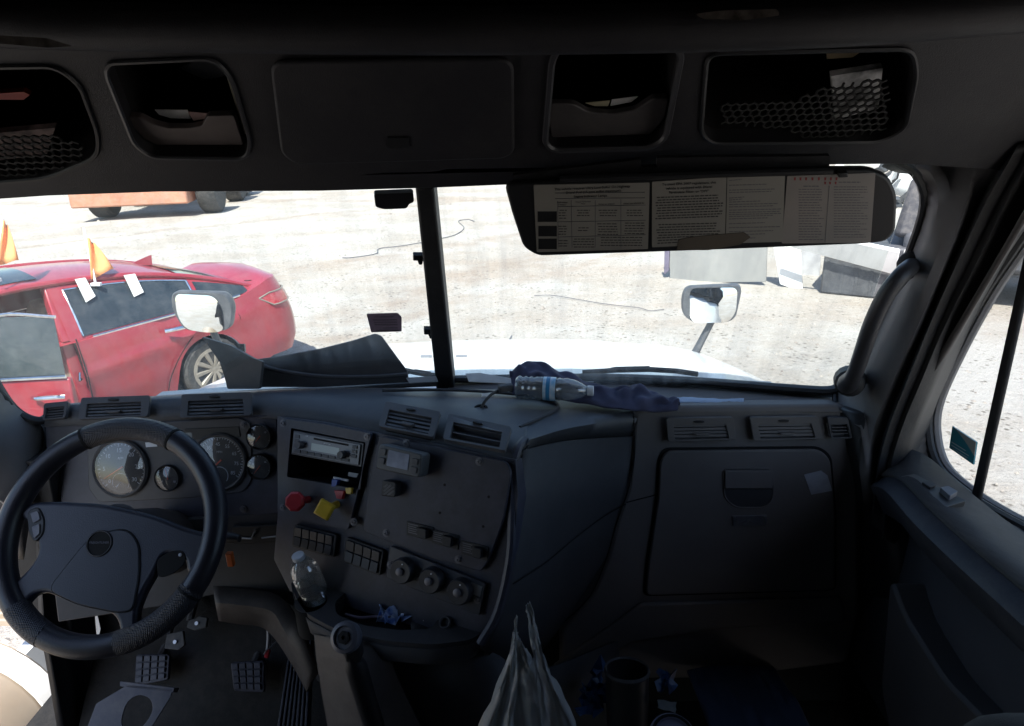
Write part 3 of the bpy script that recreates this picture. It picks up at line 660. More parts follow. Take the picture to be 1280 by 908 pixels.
M['cowlgrey'] = mat('cowl_grey', (.40, .43, .47), .5, ns=6, dust=.35, dcol=(.5, .5, .5))
part('cowl_panel', MB().grid([[E(-.22 + s * .92, y, z - .03 * s * s) for s in [(-10 + i) / 10 for i in range(21)]] for y, z in ((1.755, -.775), (1.80, -.738), (1.92, -.742))]), M['cowlgrey'], T, solid=.006)
for px in (533, 577):
    part('hood_latch', MB().tube([P(px - 7, 447, Y=2.25), P(px + 7, 447, Y=2.25)], .009, 6), M['silver'], T)
for pts, lab in (([(728, 466), (770, 463), (812, 462), (845, 464), (872, 468)], 'black wiper blade resting at the base of the right windshield pane'), ([(506, 463), (520, 466), (538, 469), (546, 470)], 'black wiper arm end at the base of the left windshield pane')):
    W = thing('wiper', lab, 'wiper', P(*pts[0], Y=1.80), 'windshield wipers')
    part('blade', MB().tube([P(x, y, Y=1.82) for x, y in pts], .008, 6), M['black'], W)
    part('arm', MB().tube([P(pts[0][0] - 15, pts[0][1] + 6, Y=1.84), P(pts[1][0], pts[1][1] - 2, Y=1.84), P(pts[2][0], pts[2][1] - 2, Y=1.83)], .006, 6), M['black'], W)
def hood_mirror(outer, inner, base, Yd, nrm, label):
    c = P(sum(p[0] for p in outer) / len(outer), sum(p[1] for p in outer) / len(outer), Y=Yd)
    pl = Plane(c, n=nrm); T = thing('hood_mirror', label, 'mirror', P(*base, Y=Yd + .02), 'fender mirrors on the hood')
    uo = rounded([pl.uv(*p) for p in outer], .035, 5); ui = rounded([pl.uv(*p) for p in inner], .03, 5)
    uo = ccw(uo); cx = sum(p[0] for p in uo) / len(uo); cy = sum(p[1] for p in uo) / len(uo)
    rings = [[pl.w(cx + (p[0] - cx) * s, cy + (p[1] - cy) * s, d) for p in uo] for s, d in ((.96, .006), (1, -.005), (1, -.03), (.9, -.07), (.6, -.10))]
    n = len(uo); b = MB().add([v for r in rings for v in r], [(i * n + k, i * n + (k + 1) % n, (i + 1) * n + (k + 1) % n, (i + 1) * n + k) for i in range(4) for k in range(n)] + [tuple(range(n))[::-1], tuple(4 * n + k for k in range(n))])
    part('housing', b, M['mirshell'], T)
    ui = ccw(ui); cx = sum(p[0] for p in ui) / len(ui); cy = sum(p[1] for p in ui) / len(ui); n = len(ui)
    mx = max(Vector((p[0] - cx, p[1] - cy)).length for p in ui)
    g = MB(); rr = [[pl.w(cx + (p[0] - cx) * s, cy + (p[1] - cy) * s, .007 + .014 * (1 - (s * Vector((p[0] - cx, p[1] - cy)).length / mx) ** 2)) for p in ui] for s in (1, .85, .7, .5, .3, .12)]
    g.add([v for r in rr for v in r], [(i * n + k, i * n + (k + 1) % n, (i + 1) * n + (k + 1) % n, (i + 1) * n + k) for i in range(5) for k in range(n)] + [tuple(5 * n + k for k in range(n))])
    part('reflector', g, M['mirror'], T, ang=80)
    top = P(sum(p[0] for p in outer) / len(outer) + (3 if base[0] > 600 else 10), max(p[1] for p in outer) - 6, Y=Yd + .03)
    a = P(*base, Y=Yd + .04); part('arm', MB().tube([top, top.lerp(a, .5), a], [.02, .024, .028], 8, flat=.6), M['mirshell'], T)
    part('foot', MB().lathe(a, (0, 0, 1), [(.05, -.03), (.045, 0), (.02, .02)], 12), M['black'], T)
hood_mirror([(214, 364), (282, 366), (292, 384), (289, 412), (262, 416), (230, 413), (214, 386)], [(219, 367), (268, 369), (279, 384), (281, 414), (262, 415), (234, 411), (223, 394)], (290, 470), 2.75, (.06, -1, .03), 'grey hood mirror in front of the red car')
hood_mirror([(857, 359), (926, 356), (927, 366), (920, 398), (908, 404), (867, 404), (853, 394), (852, 374)], [(862, 360), (922, 359), (919, 390), (910, 402), (868, 403), (862, 396)], (858, 462), 2.75, (-.10, -1, .02), 'grey hood mirror on the passenger side of the hood')

# ------------------------------------------------------------------ overhead storage header
HP = Plane(P(300, 236, Y=1.20), P(1000, 208, Y=1.20), P(640, 50, Y=1.02))
HT = thing('overhead_console', 'black vinyl overhead storage console with open cubbies above the windshield', 'overhead console', E(-.2, 1.3, -.13))
def U(pl, pts): return [pl.uv(*p) for p in pts]
hol = {
 'L': rounded(U(HP, [(135, 78), (268, 72), (290, 98), (314, 178), (308, 198), (190, 196), (168, 180), (133, 92)]), .018),
 'R': rounded(U(HP, [(700, 57), (842, 54), (852, 68), (832, 172), (812, 184), (692, 187), (681, 178), (690, 74)]), .014),
 'NL': rounded(U(HP, [(-60, 84), (70, 82), (100, 105), (124, 170), (122, 196), (60, 222), (-60, 232)]), .03),
 'NR': rounded(U(HP, [(884, 66), (1140, 60), (1146, 90), (1132, 160), (1100, 176), (890, 178), (876, 165)]), .02)}
outer = U(HP, [(-260, 20), (300, 35), (640, 38), (1290, 18), (1420, 30), (1420, 262), (1300, 222), (1240, 212), (1130, 205), (1045, 206), (940, 208), (870, 211), (800, 213), (720, 222), (640, 231), (545, 235), (400, 239), (200, 240), (60, 245), (0, 249), (-260, 262)])
part('face_panel', MB().holed(HP, outer, list(hol.values()), -.03, 0), M['header'], HT, bevel=.004)
def scl(pts, f):
    cx = sum(p[0] for p in pts) / len(pts); cy = sum(p[1] for p in pts) / len(pts); return [(cx + (u - cx) * f, cy + (v - cy) * f) for u, v in pts]
for k in hol:
    b = MB().holed(HP, scl(hol[k], 1.06), [scl(hol[k], 1.006)], -.26, -.028)
    q = ccw(scl(hol[k], 1.03)); b.prism([HP.w(*p, -.27) for p in q], [HP.w(*p, -.255) for p in q])
    part('storage_bin', b, M['ceil'], HT)
def rim(pts, name='opening_rim', r=.018, t=.0035, par=HT, pl=HP, m=M['black']):
    u = rounded(U(pl, pts), r, 5); return part(name, MB().tube([pl.w(*p, .002) for p in u], t, 6, closed=True), m, par)
M['rimm'] = mat('rim_plastic', (.05, .05, .056), .4)
rim([(135, 78), (268, 72), (290, 98), (314, 178), (308, 198), (190, 196), (168, 180), (133, 92)], m=M['rimm'])
rim([(700, 57), (842, 54), (852, 68), (832, 172), (812, 184), (692, 187), (681, 178), (690, 74)], m=M['rimm'], t=.005)
rim([(-60, 84), (70, 82), (100, 105), (124, 170), (122, 196), (60, 222), (-60, 232)], r=.03)
rim([(884, 66), (1140, 60), (1146, 90), (1132, 160), (1100, 176), (890, 178), (876, 165)], r=.02)
# closed door in the middle
mid = part('bin_door', MB().px(HP, [(338, 72), (642, 68), (643, 186), (630, 194), (372, 202), (352, 188)], .001, .010, r=.022, n=6), M['header'], HT, bevel=.005, seg=3)
part('finger_latch', MB().px(HP, [(484, 165), (511, 165), (512, 178), (485, 178)], .0095, .0125, r=.003), M['black'], mid)
# pocket flaps of the two cubbies
part('pocket_lip', MB().px(HP, [(152, 156), (172, 158), (188, 166), (206, 171), (235, 171), (250, 168), (256, 156), (290, 155), (302, 192), (192, 192), (176, 184)], -.03, -.018, r=.004), mat('pocket_plastic', (.13, .105, .10), .5, dust=.1), HT, bevel=.002)
part('pocket_lip', MB().px(HP, [(683, 141), (718, 141), (736, 151), (765, 154), (795, 149), (818, 134), (838, 134), (832, 160), (815, 179), (690, 183)], -.03, -.018, r=.006), mat('pocket_plastic_dark', (.075, .068, .07), .5, dust=.1), HT, bevel=.002)
def hdr(name, q, d, m_, label, cat, th=.002, group=None):
    o = part(name, MB().px(HP, q, d, d + th), m_, bevel=.0004); center_base(o); tag(o, label, cat, group); return o
hdr('paper', [(186, 160), (228, 160), (232, 171), (206, 170), (192, 166)], -.04, M['paper'], 'pale paper behind the lip of the left overhead cubby', 'paper')
hdr('paper', [(229, 160), (254, 162), (252, 169), (236, 171)], -.036, mat('pinkish_paper', (.5, .33, .30), .8), 'pinkish printed paper behind the lip of the left overhead cubby', 'paper')
hdr('folder', [(206, 142), (256, 120), (266, 152), (240, 156)], -.10, mat('grey_folder', (.12, .12, .13), .8), 'grey folder standing inside the left overhead cubby', 'folder')
for k in range(3):
    hdr('document', [(276 + 4 * k, 119), (279 + 4 * k, 119), (305 + 4 * k, 192 - k), (300 + 4 * k, 192)], -.045 - .004 * k, mat('olive_paper%d' % k, (.24 - .04 * k, .22 - .04 * k, .15), .8), ('olive document edge in the left cubby, innermost', 'olive document edge in the left cubby, middle', 'olive document edge in the left cubby, nearest its right rim')[k], 'document', .003, 'olive documents in the left cubby')
hdr('paper', [(733, 149), (765, 146), (762, 153), (745, 153)], -.036, mat('yellow_paper', (.55, .50, .34), .8), 'yellowish paper behind the lip of the right overhead cubby', 'paper')
hdr('paper', [(767, 146), (801, 142), (792, 149), (765, 154)], -.038, M['paper'], 'white printed paper behind the lip of the right overhead cubby', 'paper')
hdr('clear_sleeve', [(905, 95), (930, 88), (992, 116), (980, 120), (908, 100)], -.09, mat('grey_film', (.12, .12, .14), .4), 'grey plastic sleeve lying in the right net bin', 'plastic sleeve')
hdr('crumpled_paper', [(1046, 100), (1072, 104), (1094, 94), (1098, 100), (1080, 112), (1046, 114)], -.07, mat('brown_paper', (.22, .17, .10), .6), 'crumpled brown paper above the net of the right bin', 'paper')
hdr('white_bag', [(1046, 118), (1112, 108), (1106, 158), (1050, 172)], -.05, mat('bin_bag', (.8, .8, .8), .6, ns=30, col2=(.08, .08, .08), spec=.5), 'white crumpled bag behind the net of the right bin', 'bag', .012)
hdr('red_packet', [(-20, 152), (14, 150), (22, 154), (14, 160), (-20, 160)], -.07, mat('red_packet', (.5, .06, .04), .5), 'red and white packet inside the left net bin', 'packet', .01)
hdr('dull_bag', [(-30, 190), (60, 182), (50, 215), (-30, 225)], -.05, mat('pinkish_bag', (.38, .28, .26), .7, ns=40, col2=(.1, .08, .08)), 'dull pinkish bag behind the net of the left bin', 'bag', .012)
def net(area, cell, label_par=HT):
    us = [HP.uv(*p) for p in area]; b = MB()
    u0, u1 = min(p[0] for p in us), max(p[0] for p in us); v0, v1 = min(p[1] for p in us), max(p[1] for p in us)
    def inside(u, v):
        c = False
        for i in range(len(us)):
            (x1, y1), (x2, y2) = us[i - 1], us[i]
            if (y1 > v) != (y2 > v) and u < (x2 - x1) * (v - y1) / (y2 - y1) + x1: c = not c
        return c
    s = cell; i = 0; y = v0
    hw = s / sqrt(3) * .5
    row = 0
    while y < v1:
        x = u0 + (row % 2) * s * .5
        while x < u1:
            if True:
                for an in (30, 90, 150):
                    a1, a2 = radians(an), radians(an + 60); R = s / sqrt(3)
                    if not (inside(x + R * cos(a1), y + R * sin(a1)) and inside(x + R * cos(a2), y + R * sin(a2))): continue
                    p = HP.w(x + R * cos(a1), y + R * sin(a1) * 1.0, -.008); q = HP.w(x + R * cos(a2), y + R * sin(a2), -.008)
                    b.tube([p, q], .0022, 4, caps=False)
            x += s
        y += s * .866; row += 1
    part('storage_net', b, M['mesh'], label_par, kind='stuff', smooth=False)
net([(1028, 112), (1112, 102), (1116, 140), (1108, 170), (1040, 178), (1010, 178), (985, 168), (900, 160), (900, 130), (985, 130)], .0135)
net([(-40, 178), (70, 172), (104, 186), (108, 204), (60, 222), (-40, 235)], .0155)
# upper shelf roll above the console face
up_ = MB().tube(cr([P(-260, 12, Y=.99), P(0, 30, Y=.99), P(300, 36, Y=.99), P(640, 38, Y=.99), P(1000, 30, Y=.99), P(1280, 10, Y=.99), P(1450, -10, Y=.97)], 30), .03, 12)
part('shelf_roll', up_, M['header'], HT)
part('upper_panel', MB().grid([cr([P(-300, 20, Y=1.02), P(640, 34, Y=1.02), P(1450, 0, Y=1.0)], 12), [p + Vector((0, -.12, .3)) for p in cr([P(-300, 20, Y=1.02), P(640, 34, Y=1.02), P(1450, 0, Y=1.0)], 12)], [p + Vector((0, -.2, .75)) for p in cr([P(-300, 20, Y=1.02), P(640, 34, Y=1.02), P(1450, 0, Y=1.0)], 12)]]), M['ceil'], HT, solid=.01)
for q, lab in (([(868, 18), (900, 14), (970, 12), (974, 20), (930, 26), (876, 24)], 'folded brownish plastic film on the overhead shelf roll at right'), ([(-10, 44), (60, 48), (92, 58), (60, 60), (-10, 54)], 'folded olive plastic film on the overhead shelf roll at left')):
    o = part('plastic_film', MB().px(Plane(P(600, 30, Y=.95), n=(0, -1, .0)), q, 0, .004, r=.004), mat('film_brown', (.10, .085, .075), .25, ns=60, col2=(.03, .026, .02), spec=.8)); center_base(o); tag(o, lab, 'plastic film')
# ------------------------------------------------------------------ sun visor
VP = Plane(P(650, 240, Y=1.165), P(1110, 225, Y=1.115), P(870, 315, Y=1.18))
V = thing('sun_visor', 'black sun visor folded down on the passenger side, covered in printed labels', 'sun visor', VP.p(900, 215))
part('visor_board', MB().px(VP, [(630, 231), (800, 221), (944, 214), (1044, 212), (1088, 212), (1112, 222), (1122, 246), (1120, 290), (1108, 303), (1080, 306), (880, 314), (672, 321), (654, 310), (640, 268)], -.018, 0, r=.012, n=5), M['black'], V, bevel=.005, seg=3)
part('hinge_rod', MB().tube([VP.p(700, 222, .004), VP.p(1040, 212, .004)], .006, 8), M['black'], V)
part('mount_clip', MB().px(VP, [(1046, 212), (1058, 212), (1058, 218), (1046, 219)], 0, .012), M['black'], V, bevel=.002)
for q in ([(640, 226), (802, 206), (802, 223), (640, 236)], [(822, 204), (1041, 202), (1041, 216), (822, 223)], [(800, 216), (824, 215.5), (824, 224), (800, 224)]): part('header_filler', MB().px(VP, q, -.03, -.02), M['header'], V)
VUX, VUY = (VP.p(1000, 260) - VP.p(700, 271)).normalized(), None
VUY = (VP.p(870, 240) - VP.p(874, 300)); VUY = (VUY - VUX * VUY.dot(VUX)).normalized()
def vlabel(q, m_=None): return part('label_sheet', MB().px(VP, q, .0005, .0015, r=.002), m_ or M['label'], V)
la = vlabel([(667, 231), (812, 228), (810, 311), (671, 315)])
lb_ = vlabel([(815, 227), (908, 221), (906, 304), (815, 309)])
lc = vlabel([(909, 221), (981, 219), (978, 302), (907, 304)])
ld = vlabel([(984, 220), (1094, 216), (1088, 303), (977, 304)], M['label_pink'])
pxm = (VP.p(900, 260) - VP.p(901, 260)).length
def vt(mb, x, y, s, sz, bold=0, ax='CENTER'): mb.text(VP, VP.uv(x, y), s, sz * pxm, .0018, .0001, ax, uvax=(VUX, VUY), bold=bold * pxm)
def vbar(mb, x0, x1, y, h=.9, y1=None):
    y1 = y if y1 is None else y1
    x = x0
    while x < x1:
        e = min(x1, x + random.uniform(2.2, 6)); f = lambda t: y + (y1 - y) * (t - x0) / max(1, x1 - x0)
        mb.px(VP, [(x, f(x)), (e, f(e)), (e, f(e) + h), (x, f(x) + h)], .0016, .0018); x = e + .9
t = MB(); vt(t, 740, 234.5, 'This vehicle requires Ultra-Low-Sulfur On-Highway', 4.6, .05); vt(t, 742, 239.3, 'Diesel Fuel (15 ppm sulfur maximum).', 4.6, .05); vt(t, 738, 244.9, 'Engine Indicator Lamps', 4.6, .05)
vt(t, 703, 254, 'Malfunction\nIndicator', 3.0); vt(t, 729, 253, 'Diesel Particulate\nFilter', 2.8); vt(t, 758, 254.7, 'What to expect', 3.2); vt(t, 792, 253.8, 'What you should do', 3.2)
part('print', t, M['print'], la, smooth=False)
t = MB()
for x0, x1, y0, n in ((698, 709, 262, 4), (721, 738, 262, 3), (748, 772, 262, 3), (782, 804, 262, 3), (698, 709, 282, 4), (722, 737, 284, 2), (746, 773, 279, 5), (780, 806, 278, 5), (698, 711, 300, 3), (716, 744, 298, 4), (750, 803, 296, 4)):
    for k in range(n): vbar(t, x0 + random.uniform(0, 2), x1 - random.uniform(0, 2), y0 + k * 3.3, 1.0)
part('small_print', t, M['print'], la, smooth=False, kind='stuff')
t = MB()
for q in ([(672, 264), (696, 264), (696, 277), (672, 277)], [(673, 282), (696, 282), (696, 295), (673, 295)], [(673, 298), (696, 298), (696, 311), (673, 311)]): t.px(VP, q, .0015, .0019)
part('lamp_symbol_block', t, M['black'], la)
t = MB()
for a, b in (((694, 241), (806, 240)), ((694, 248), (806, 247)), ((697, 258), (807, 256)), ((698, 277), (807, 275)), ((698, 296), (807, 293))): t.tube([VP.p(*a, .0017), VP.p(*b, .0017)], .0005, 4)
for a, b in (((697, 251), (698, 309)), ((714, 250), (715, 309)), ((744, 250), (744, 309)), ((776, 249), (776, 309))): t.tube([VP.p(*a, .0017), VP.p(*b, .0017)], .0004, 4)
part('table_rule', t, M['print_grey'], la)
t = MB(); vt(t, 861, 229, 'To meet EPA 2007 regulations, this', 4.6, .05); vt(t, 861, 234.3, 'vehicle is equipped with Diesel', 4.6, .05); vt(t, 861, 239.5, 'Particulate Filter, or "DPF"', 4.6, .05)
part('print', t, M['print'], lb_, smooth=False)
t = MB()
for k in range(9): vbar(t, 819 + random.uniform(0, 3), 904 - random.uniform(0, 8), 246 + k * 3.3, 1.3, 243 + k * 3.3)
for k in range(8): vbar(t, 820 + random.uniform(0, 4), (870 if k > 4 else 902) - random.uniform(0, 8), 280 + k * 3.3, 1.2, 278 + k * 3.3)
part('small_print', t, M['print'], lb_, smooth=False, kind='stuff')
t = MB()
for y, x1 in ((225, 927), (231, 958), (237, 968), (240, 964), (247, 930), (249.5, 928), (252, 950), (255, 972), (258, 966), (262, 976), (265, 974), (267.5, 976), (270, 966), (273, 960), (279, 956), (284, 975), (289, 966), (293, 956), (298, 944)): vbar(t, 911, x1, y, .8, y - 1.5)
part('small_print', t, M['print_grey'], lc, smooth=False, kind='stuff')
t = MB()
for k, ch in enumerate('5-88-87-70'): pass
for x in (992, 999, 1006, 1014, 1022, 1030, 1037, 1044): t.px(VP, [(x, 221.5), (x + 2.6, 221.4), (x + 2.2, 225), (x + .3, 225)], .0016, .0019)
for x in (1030, 1036, 1043): t.px(VP, [(x, 227), (x + 2.4, 227), (x + 2, 230), (x + .4, 230)], .0016, .0019)
part('red_print', t, M['print_red'], ld, smooth=False)
t = MB(); t.tube([VP.p(1036, 232, .0017), VP.p(1031, 303, .0017)], .0004, 4); vbar(t, 1004, 1024, 232, 1); vbar(t, 1048, 1075, 227, 1)
for k in range(20): vbar(t, 998, 1030 - random.uniform(0, 8), 236 + k * 3.3, .8); vbar(t, 1042, 1086 - random.uniform(0, 12), 233 + k * 3.3, .7)
part('small_print', t, M['print_grey'], ld, smooth=False, kind='stuff')
part('torn_patch', MB().px(VP, [(848, 299), (862, 296), (890, 293), (930, 290), (938, 296), (925, 305), (885, 312), (846, 312)], .0017, .0026, r=.002), M['wood'], V)
# ------------------------------------------------------------------ right pillar and grab handle
A = cr([P(1112, 198, Y=1.27), P(1142, 215, Y=1.28), P(1155, 245, Y=1.30), P(1148, 285, Y=1.33), P(1122, 350, Y=1.38), P(1092, 415, Y=1.44), P(1064, 465, Y=1.50), P(1046, 486, Y=1.545), P(1044, 512, Y=1.50)], 22)
B = cr([P(1165, 198, X=.745), P(1180, 215, X=.745), P(1188, 245, X=.745), P(1178, 300, X=.745), P(1150, 370, X=.745), P(1120, 430, X=.745), P(1098, 475, X=.74), P(1082, 505, X=.74), P(1076, 535, X=.73)], 22)
C_ = cr([P(1262, 190, X=.79), P(1246, 215, X=.79), P(1228, 245, X=.79), P(1202, 300, X=.785), P(1168, 380, X=.785), P(1136, 460, X=.78), P(1112, 520, X=.775), P(1098, 570, X=.77), P(1090, 640, X=.76)], 22)
D_ = cr([P(1330, 150, X=.83), P(1300, 215, X=.83), P(1275, 262, X=.83), P(1240, 330, X=.83), P(1196, 410, X=.83), P(1165, 480, X=.825), P(1140, 540, X=.82), P(1124, 600, X=.81), P(1118, 680, X=.80)], 22)
Eo = [p + Vector((.10, .10, 0)) for p in D_]
struct('pillar_trim_right', MB().grid([A, [(a + b) / 2 + Vector((-.004, -.012, 0)) for a, b in zip(A, B)], B, [(a + b) / 2 + Vector((-.004, -.012, 0)) for a, b in zip(B, C_)], C_]), M['pillar'], solid=-.02)
struct('pillar_seal_right', MB().grid([C_, [(a * .75 + b * .25) + Vector((-.022, -.022, 0)) for a, b in zip(C_, D_)], [(a + b) / 2 + Vector((-.01, -.01, 0)) for a, b in zip(C_, D_)], [(a * .3 + b * .7) + Vector((-.018, -.018, 0)) for a, b in zip(C_, D_)], D_, Eo]), M['seal'], solid=-.01)
struct('windshield_edge_seal', MB().tube(A, .008, 8), M['seal'])
G = thing('grab_handle', 'dark curved grab handle on the passenger side windshield pillar', 'grab handle', P(1070, 480, Y=1.40))
part('grip', MB().tube(cr([P(1140, 332, Y=1.33), P(1128, 343, Y=1.29), P(1108, 368, Y=1.29), P(1090, 405, Y=1.31), P(1078, 440, Y=1.34), P(1068, 468, Y=1.37), P(1058, 482, Y=1.42)], 26), [.015] + [.0165] * 22 + [.02, .022, .02], 12), mat('handle_rubber', (.035, .035, .04), .45, bump=.2), G)
part('end_cap', MB().lathe(P(1140, 331, Y=1.345), (-.55, -.8, .15), [(.028, -.01), (.026, .012), (.018, .018)], 16), M['seal'], G)
part('bolt', MB().lathe(P(1136, 333, Y=1.32), (-.55, -.8, .15), [(.006, 0), (.006, .004)], 8), M['black'], G)
part('end_cap', MB().lathe(P(1062, 478, Y=1.43), (-.4, -.85, .1), [(.034, -.02), (.030, .012), (.02, .02)], 16), M['seal'], G)
# left pillar
LA = cr([E(-1.30, 1.30, .0), P(-60, 380, Y=1.40), P(0, 480, Y=1.46), P(22, 510, Y=1.47), P(50, 530, Y=1.48), P(56, 545, Y=1.48)], 16)
LB = cr([E(-1.37, 1.10, .0), P(-200, 430, Y=1.22), P(-90, 560, Y=1.27), P(-50, 600, Y=1.30), P(20, 640, Y=1.34), P(30, 700, Y=1.36)], 16)
struct('pillar_trim_left', MB().grid([LA, [(a + b) / 2 + Vector((.01, -.02, 0)) for a, b in zip(LA, LB)], LB]), M['pillar'], solid=-.02)
struct('cowl_side_left', MB().grid([[P(48, 530, Y=1.49), P(80, 530, Y=1.49)], [P(45, 640, Y=1.40), P(80, 640, Y=1.44)], [P(56, 780, Y=1.35), P(90, 780, Y=1.42)], [P(84, 930, Y=1.30), P(130, 930, Y=1.42)]]), M['black'], solid=-.02)

struct('kick_panel_right', MB().grid([[P(1050, 512, Y=1.458), P(1078, 520, Y=1.42), P(1100, 535, X=.80)], [P(1060, 640, Y=1.47), P(1092, 640, Y=1.42), P(1130, 640, X=.82)], [P(1040, 940, Y=1.5), P(1095, 940, Y=1.42), P(1180, 1000, X=.86)]]), M['black'], solid=-.02)
# ------------------------------------------------------------------ passenger door
DX = .83
DR = thing('passenger_door', 'dark passenger door with window frame, armrest and switch panel', 'door', E(DX, 1.0, -1.4))
GP = Plane(E(DX + .09, 1, 0), n=(-1, 0, 0))
W_out = [(1400, 110), (1276, 296), (1230, 365), (1190, 440), (1163, 503), (1160, 545), (1172, 584), (1206, 616), (1244, 641), (1300, 672), (1420, 745)]
# window frame (bent dark band round the opening)
fr_ = [GP.p(*p) for p in W_out]
part('window_seal', MB().tube(cr(fr_, 50), .011, 8), M['seal'], DR)
part('window_reveal', MB().tube(cr([p + Vector((.02, 0, .0)) for p in fr_], 50), .011, 8), M['pillar'], DR)
part('window_glass', MB().px(Plane(E(DX + .105, 1, 0), n=(-1, 0, 0)), [(1500, 60)] + W_out + [(1500, 800)], 0, .004), M['doorglass'], DR, smooth=False)
# door skin around the window: from frame outwards to seal
fs = cr(fr_, 40)
outl = cr([P(1420, 60, X=DX - .01), P(1318, 215, X=DX - .01), P(1262, 310, X=DX - .01), P(1208, 400, X=DX - .01), P(1160, 480, X=DX - .01), P(1128, 550, X=DX - .01), P(1112, 598, X=DX - .02), P(1130, 597, X=DX - .03), P(1180, 625, X=DX - .04), P(1250, 690, X=DX - .05), P(1420, 830, X=DX - .05)], 40)
part('frame_panel', MB().grid([fs, [(a * .5 + b * .5) for a, b in zip(fs, outl)], outl]), mat('door_frame_plastic', (.055, .047, .045), .55, bump=.2, bs=600, dust=.1), DR, solid=-.01)
dv = [GP.p(1298, 290, .0), GP.p(1224, 622, .0)]
part('window_divider', MB().prism([dv[0] + Vector((0, .012, 0)), dv[0] + Vector((0, -.012, 0)), dv[0] + Vector((-.010, -.012, 0)), dv[0] + Vector((-.010, .012, 0))], [dv[1] + Vector((0, .012, -.02)), dv[1] + Vector((0, -.012, -.02)), dv[1] + Vector((-.010, -.012, -.02)), dv[1] + Vector((-.010, .012, -.02))]), M['seal'], DR, bevel=.004)
# sill shelf, armrest and inner panel
sill_in = cr([P(1092, 600, X=DX - .02), P(1120, 600, X=DX - .09), P(1160, 640, X=DX - .12), P(1215, 690, X=DX - .13), P(1280, 745, X=DX - .14), P(1400, 850, X=DX - .14)], 20)
sill_out = cr([P(1110, 560, X=DX + .0), P(1150, 570, X=DX + .03), P(1195, 608, X=DX + .04), P(1240, 645, X=DX + .05), P(1300, 690, X=DX + .05), P(1420, 775, X=DX + .05)], 20)
part('sill_shelf', MB().grid([sill_out, [(a * .5 + b * .5) + Vector((0, 0, -.008)) for a, b in zip(sill_in, sill_out)], sill_in]), mat('sill_plastic', (.035, .034, .036), .7, spec=.25, bump=.2, dust=.08), DR, solid=-.01)
low = [Vector((E(DX - .03, 0, 0).x, p.y + .02, E(0, 0, -1.35).z)) for p in sill_in]
mid_ = [p + Vector((.01, 0, -.09)) for p in sill_in]
mid2 = [p + Vector((.07, 0, -.13)) for p in sill_in]
part('armrest', MB().grid([[p + Vector((0, 0, .004)) for p in sill_in], [p + Vector((-.025, 0, -.02)) for p in sill_in], mid_, mid2]), mat('armrest_vinyl', (.03, .034, .046), .6, spec=.3, bump=.3, bs=300, dust=.1), DR, solid=.008)
part('inner_panel', MB().grid([mid2, [(a + b) / 2 for a, b in zip(mid2, low)], low]), mat('door_fabric', (.034, .035, .042), .8, bump=.3, bs=600), DR, solid=.01)
part('map_pocket', MB().px(Plane(E(DX - .10, 1, 0), n=(-1, 0, 0)), [(1112, 720), (1130, 770), (1180, 850), (1230, 900), (1290, 960), (1290, 1060), (1130, 1000), (1100, 860)], -.07, 0, r=.03), mat('pocket_dark', (.05, .046, .048), .6, bump=.2), DR, bevel=.01)
SW = Plane(sill_out[4], sill_in[4], (sill_out[10] + sill_in[10]) / 2)
sp_ = part('switch_panel', MB().px(SW, [(1124, 602), (1142, 599), (1206, 633), (1178, 642)], -.004, .012, r=.004), M['black'], DR, bevel=.001)
part('window_switch', MB().px(SW, [(1172, 622), (1182, 620), (1194, 627), (1184, 633)], .011, .022, r=.003), M['plate'], sp_, bevel=.002)
part('window_switch', MB().px(SW, [(1150, 612), (1160, 610), (1168, 616), (1160, 619)], .011, .017, r=.003), M['seal'], sp_, bevel=.002)
ST = Plane(E(DX + .085, 1, 0), n=(-1, 0, 0))
so_ = part('window_sticker', MB().px(ST, [(1191, 533), (1221, 553), (1217, 581), (1187, 560)], -.002, .001), M['sticker']); center_base(so_); tag(so_, 'small teal and grey rectangular sticker on the passenger door window', 'sticker')
part('pale_corner', MB().px(ST, [(1194, 535), (1221, 553), (1219, 570), (1207, 551)], .0012, .002), M['sticker_pale'], so_)
t = MB()
for x, y, l in ((1190, 552, 18), (1190, 556, 22), (1192, 561, 18)):
    t.px(ST, [(x, y), (x + l, y + l * .62), (x + l, y + l * .62 + 1), (x, y + 1)], .0012, .0018)
part('print', t, M['cap'], so_)

# ------------------------------------------------------------------ dashboard
DB = thing('dashboard', 'dark plastic truck dashboard with gauges, radio panel and a glove box', 'dashboard', E(-.2, 1.4, -1.2))
def row(pts, n=60): return cr(pts, n)
r0 = [P(55, 534, Y=1.46), P(190, 527, Y=1.455), P(320, 523, Y=1.445), P(400, 529, Y=1.40), P(466, 541, Y=1.34), P(555, 558, Y=1.275), P(636, 574, Y=1.21), P(650, 577, Y=1.22)]

r2 = [P(60, 509, Y=1.49), P(190, 500, Y=1.49), P(320, 496, Y=1.49), P(400, 499, Y=1.465), P(482, 508, Y=1.415), P(556, 525, Y=1.355), P(644, 544, Y=1.285), P(660, 545, Y=1.29)]
r1 = [a * .5 + b * .5 + Vector((0, -.002, .002)) for a, b in zip(r0, r2)]
r4 = [P(72, 506, Y=1.57), P(195, 495, Y=1.57), P(320, 488, Y=1.58), P(400, 486, Y=1.59), P(490, 485, Y=1.60), P(565, 486, Y=1.60), P(640, 488, Y=1.59), P(668, 489, Y=1.58)]
r3 = [a * .55 + b * .45 + Vector((0, 0, .003)) for a, b in zip(r2, r4)]
bk = [E(x, y, -.705) for x, y in ((-1.27, 1.52), (-.95, 1.58), (-.70, 1.63), (-.5, 1.68), (-.3, 1.73), (-.18, 1.735), (-.05, 1.72), (.0, 1.715))]
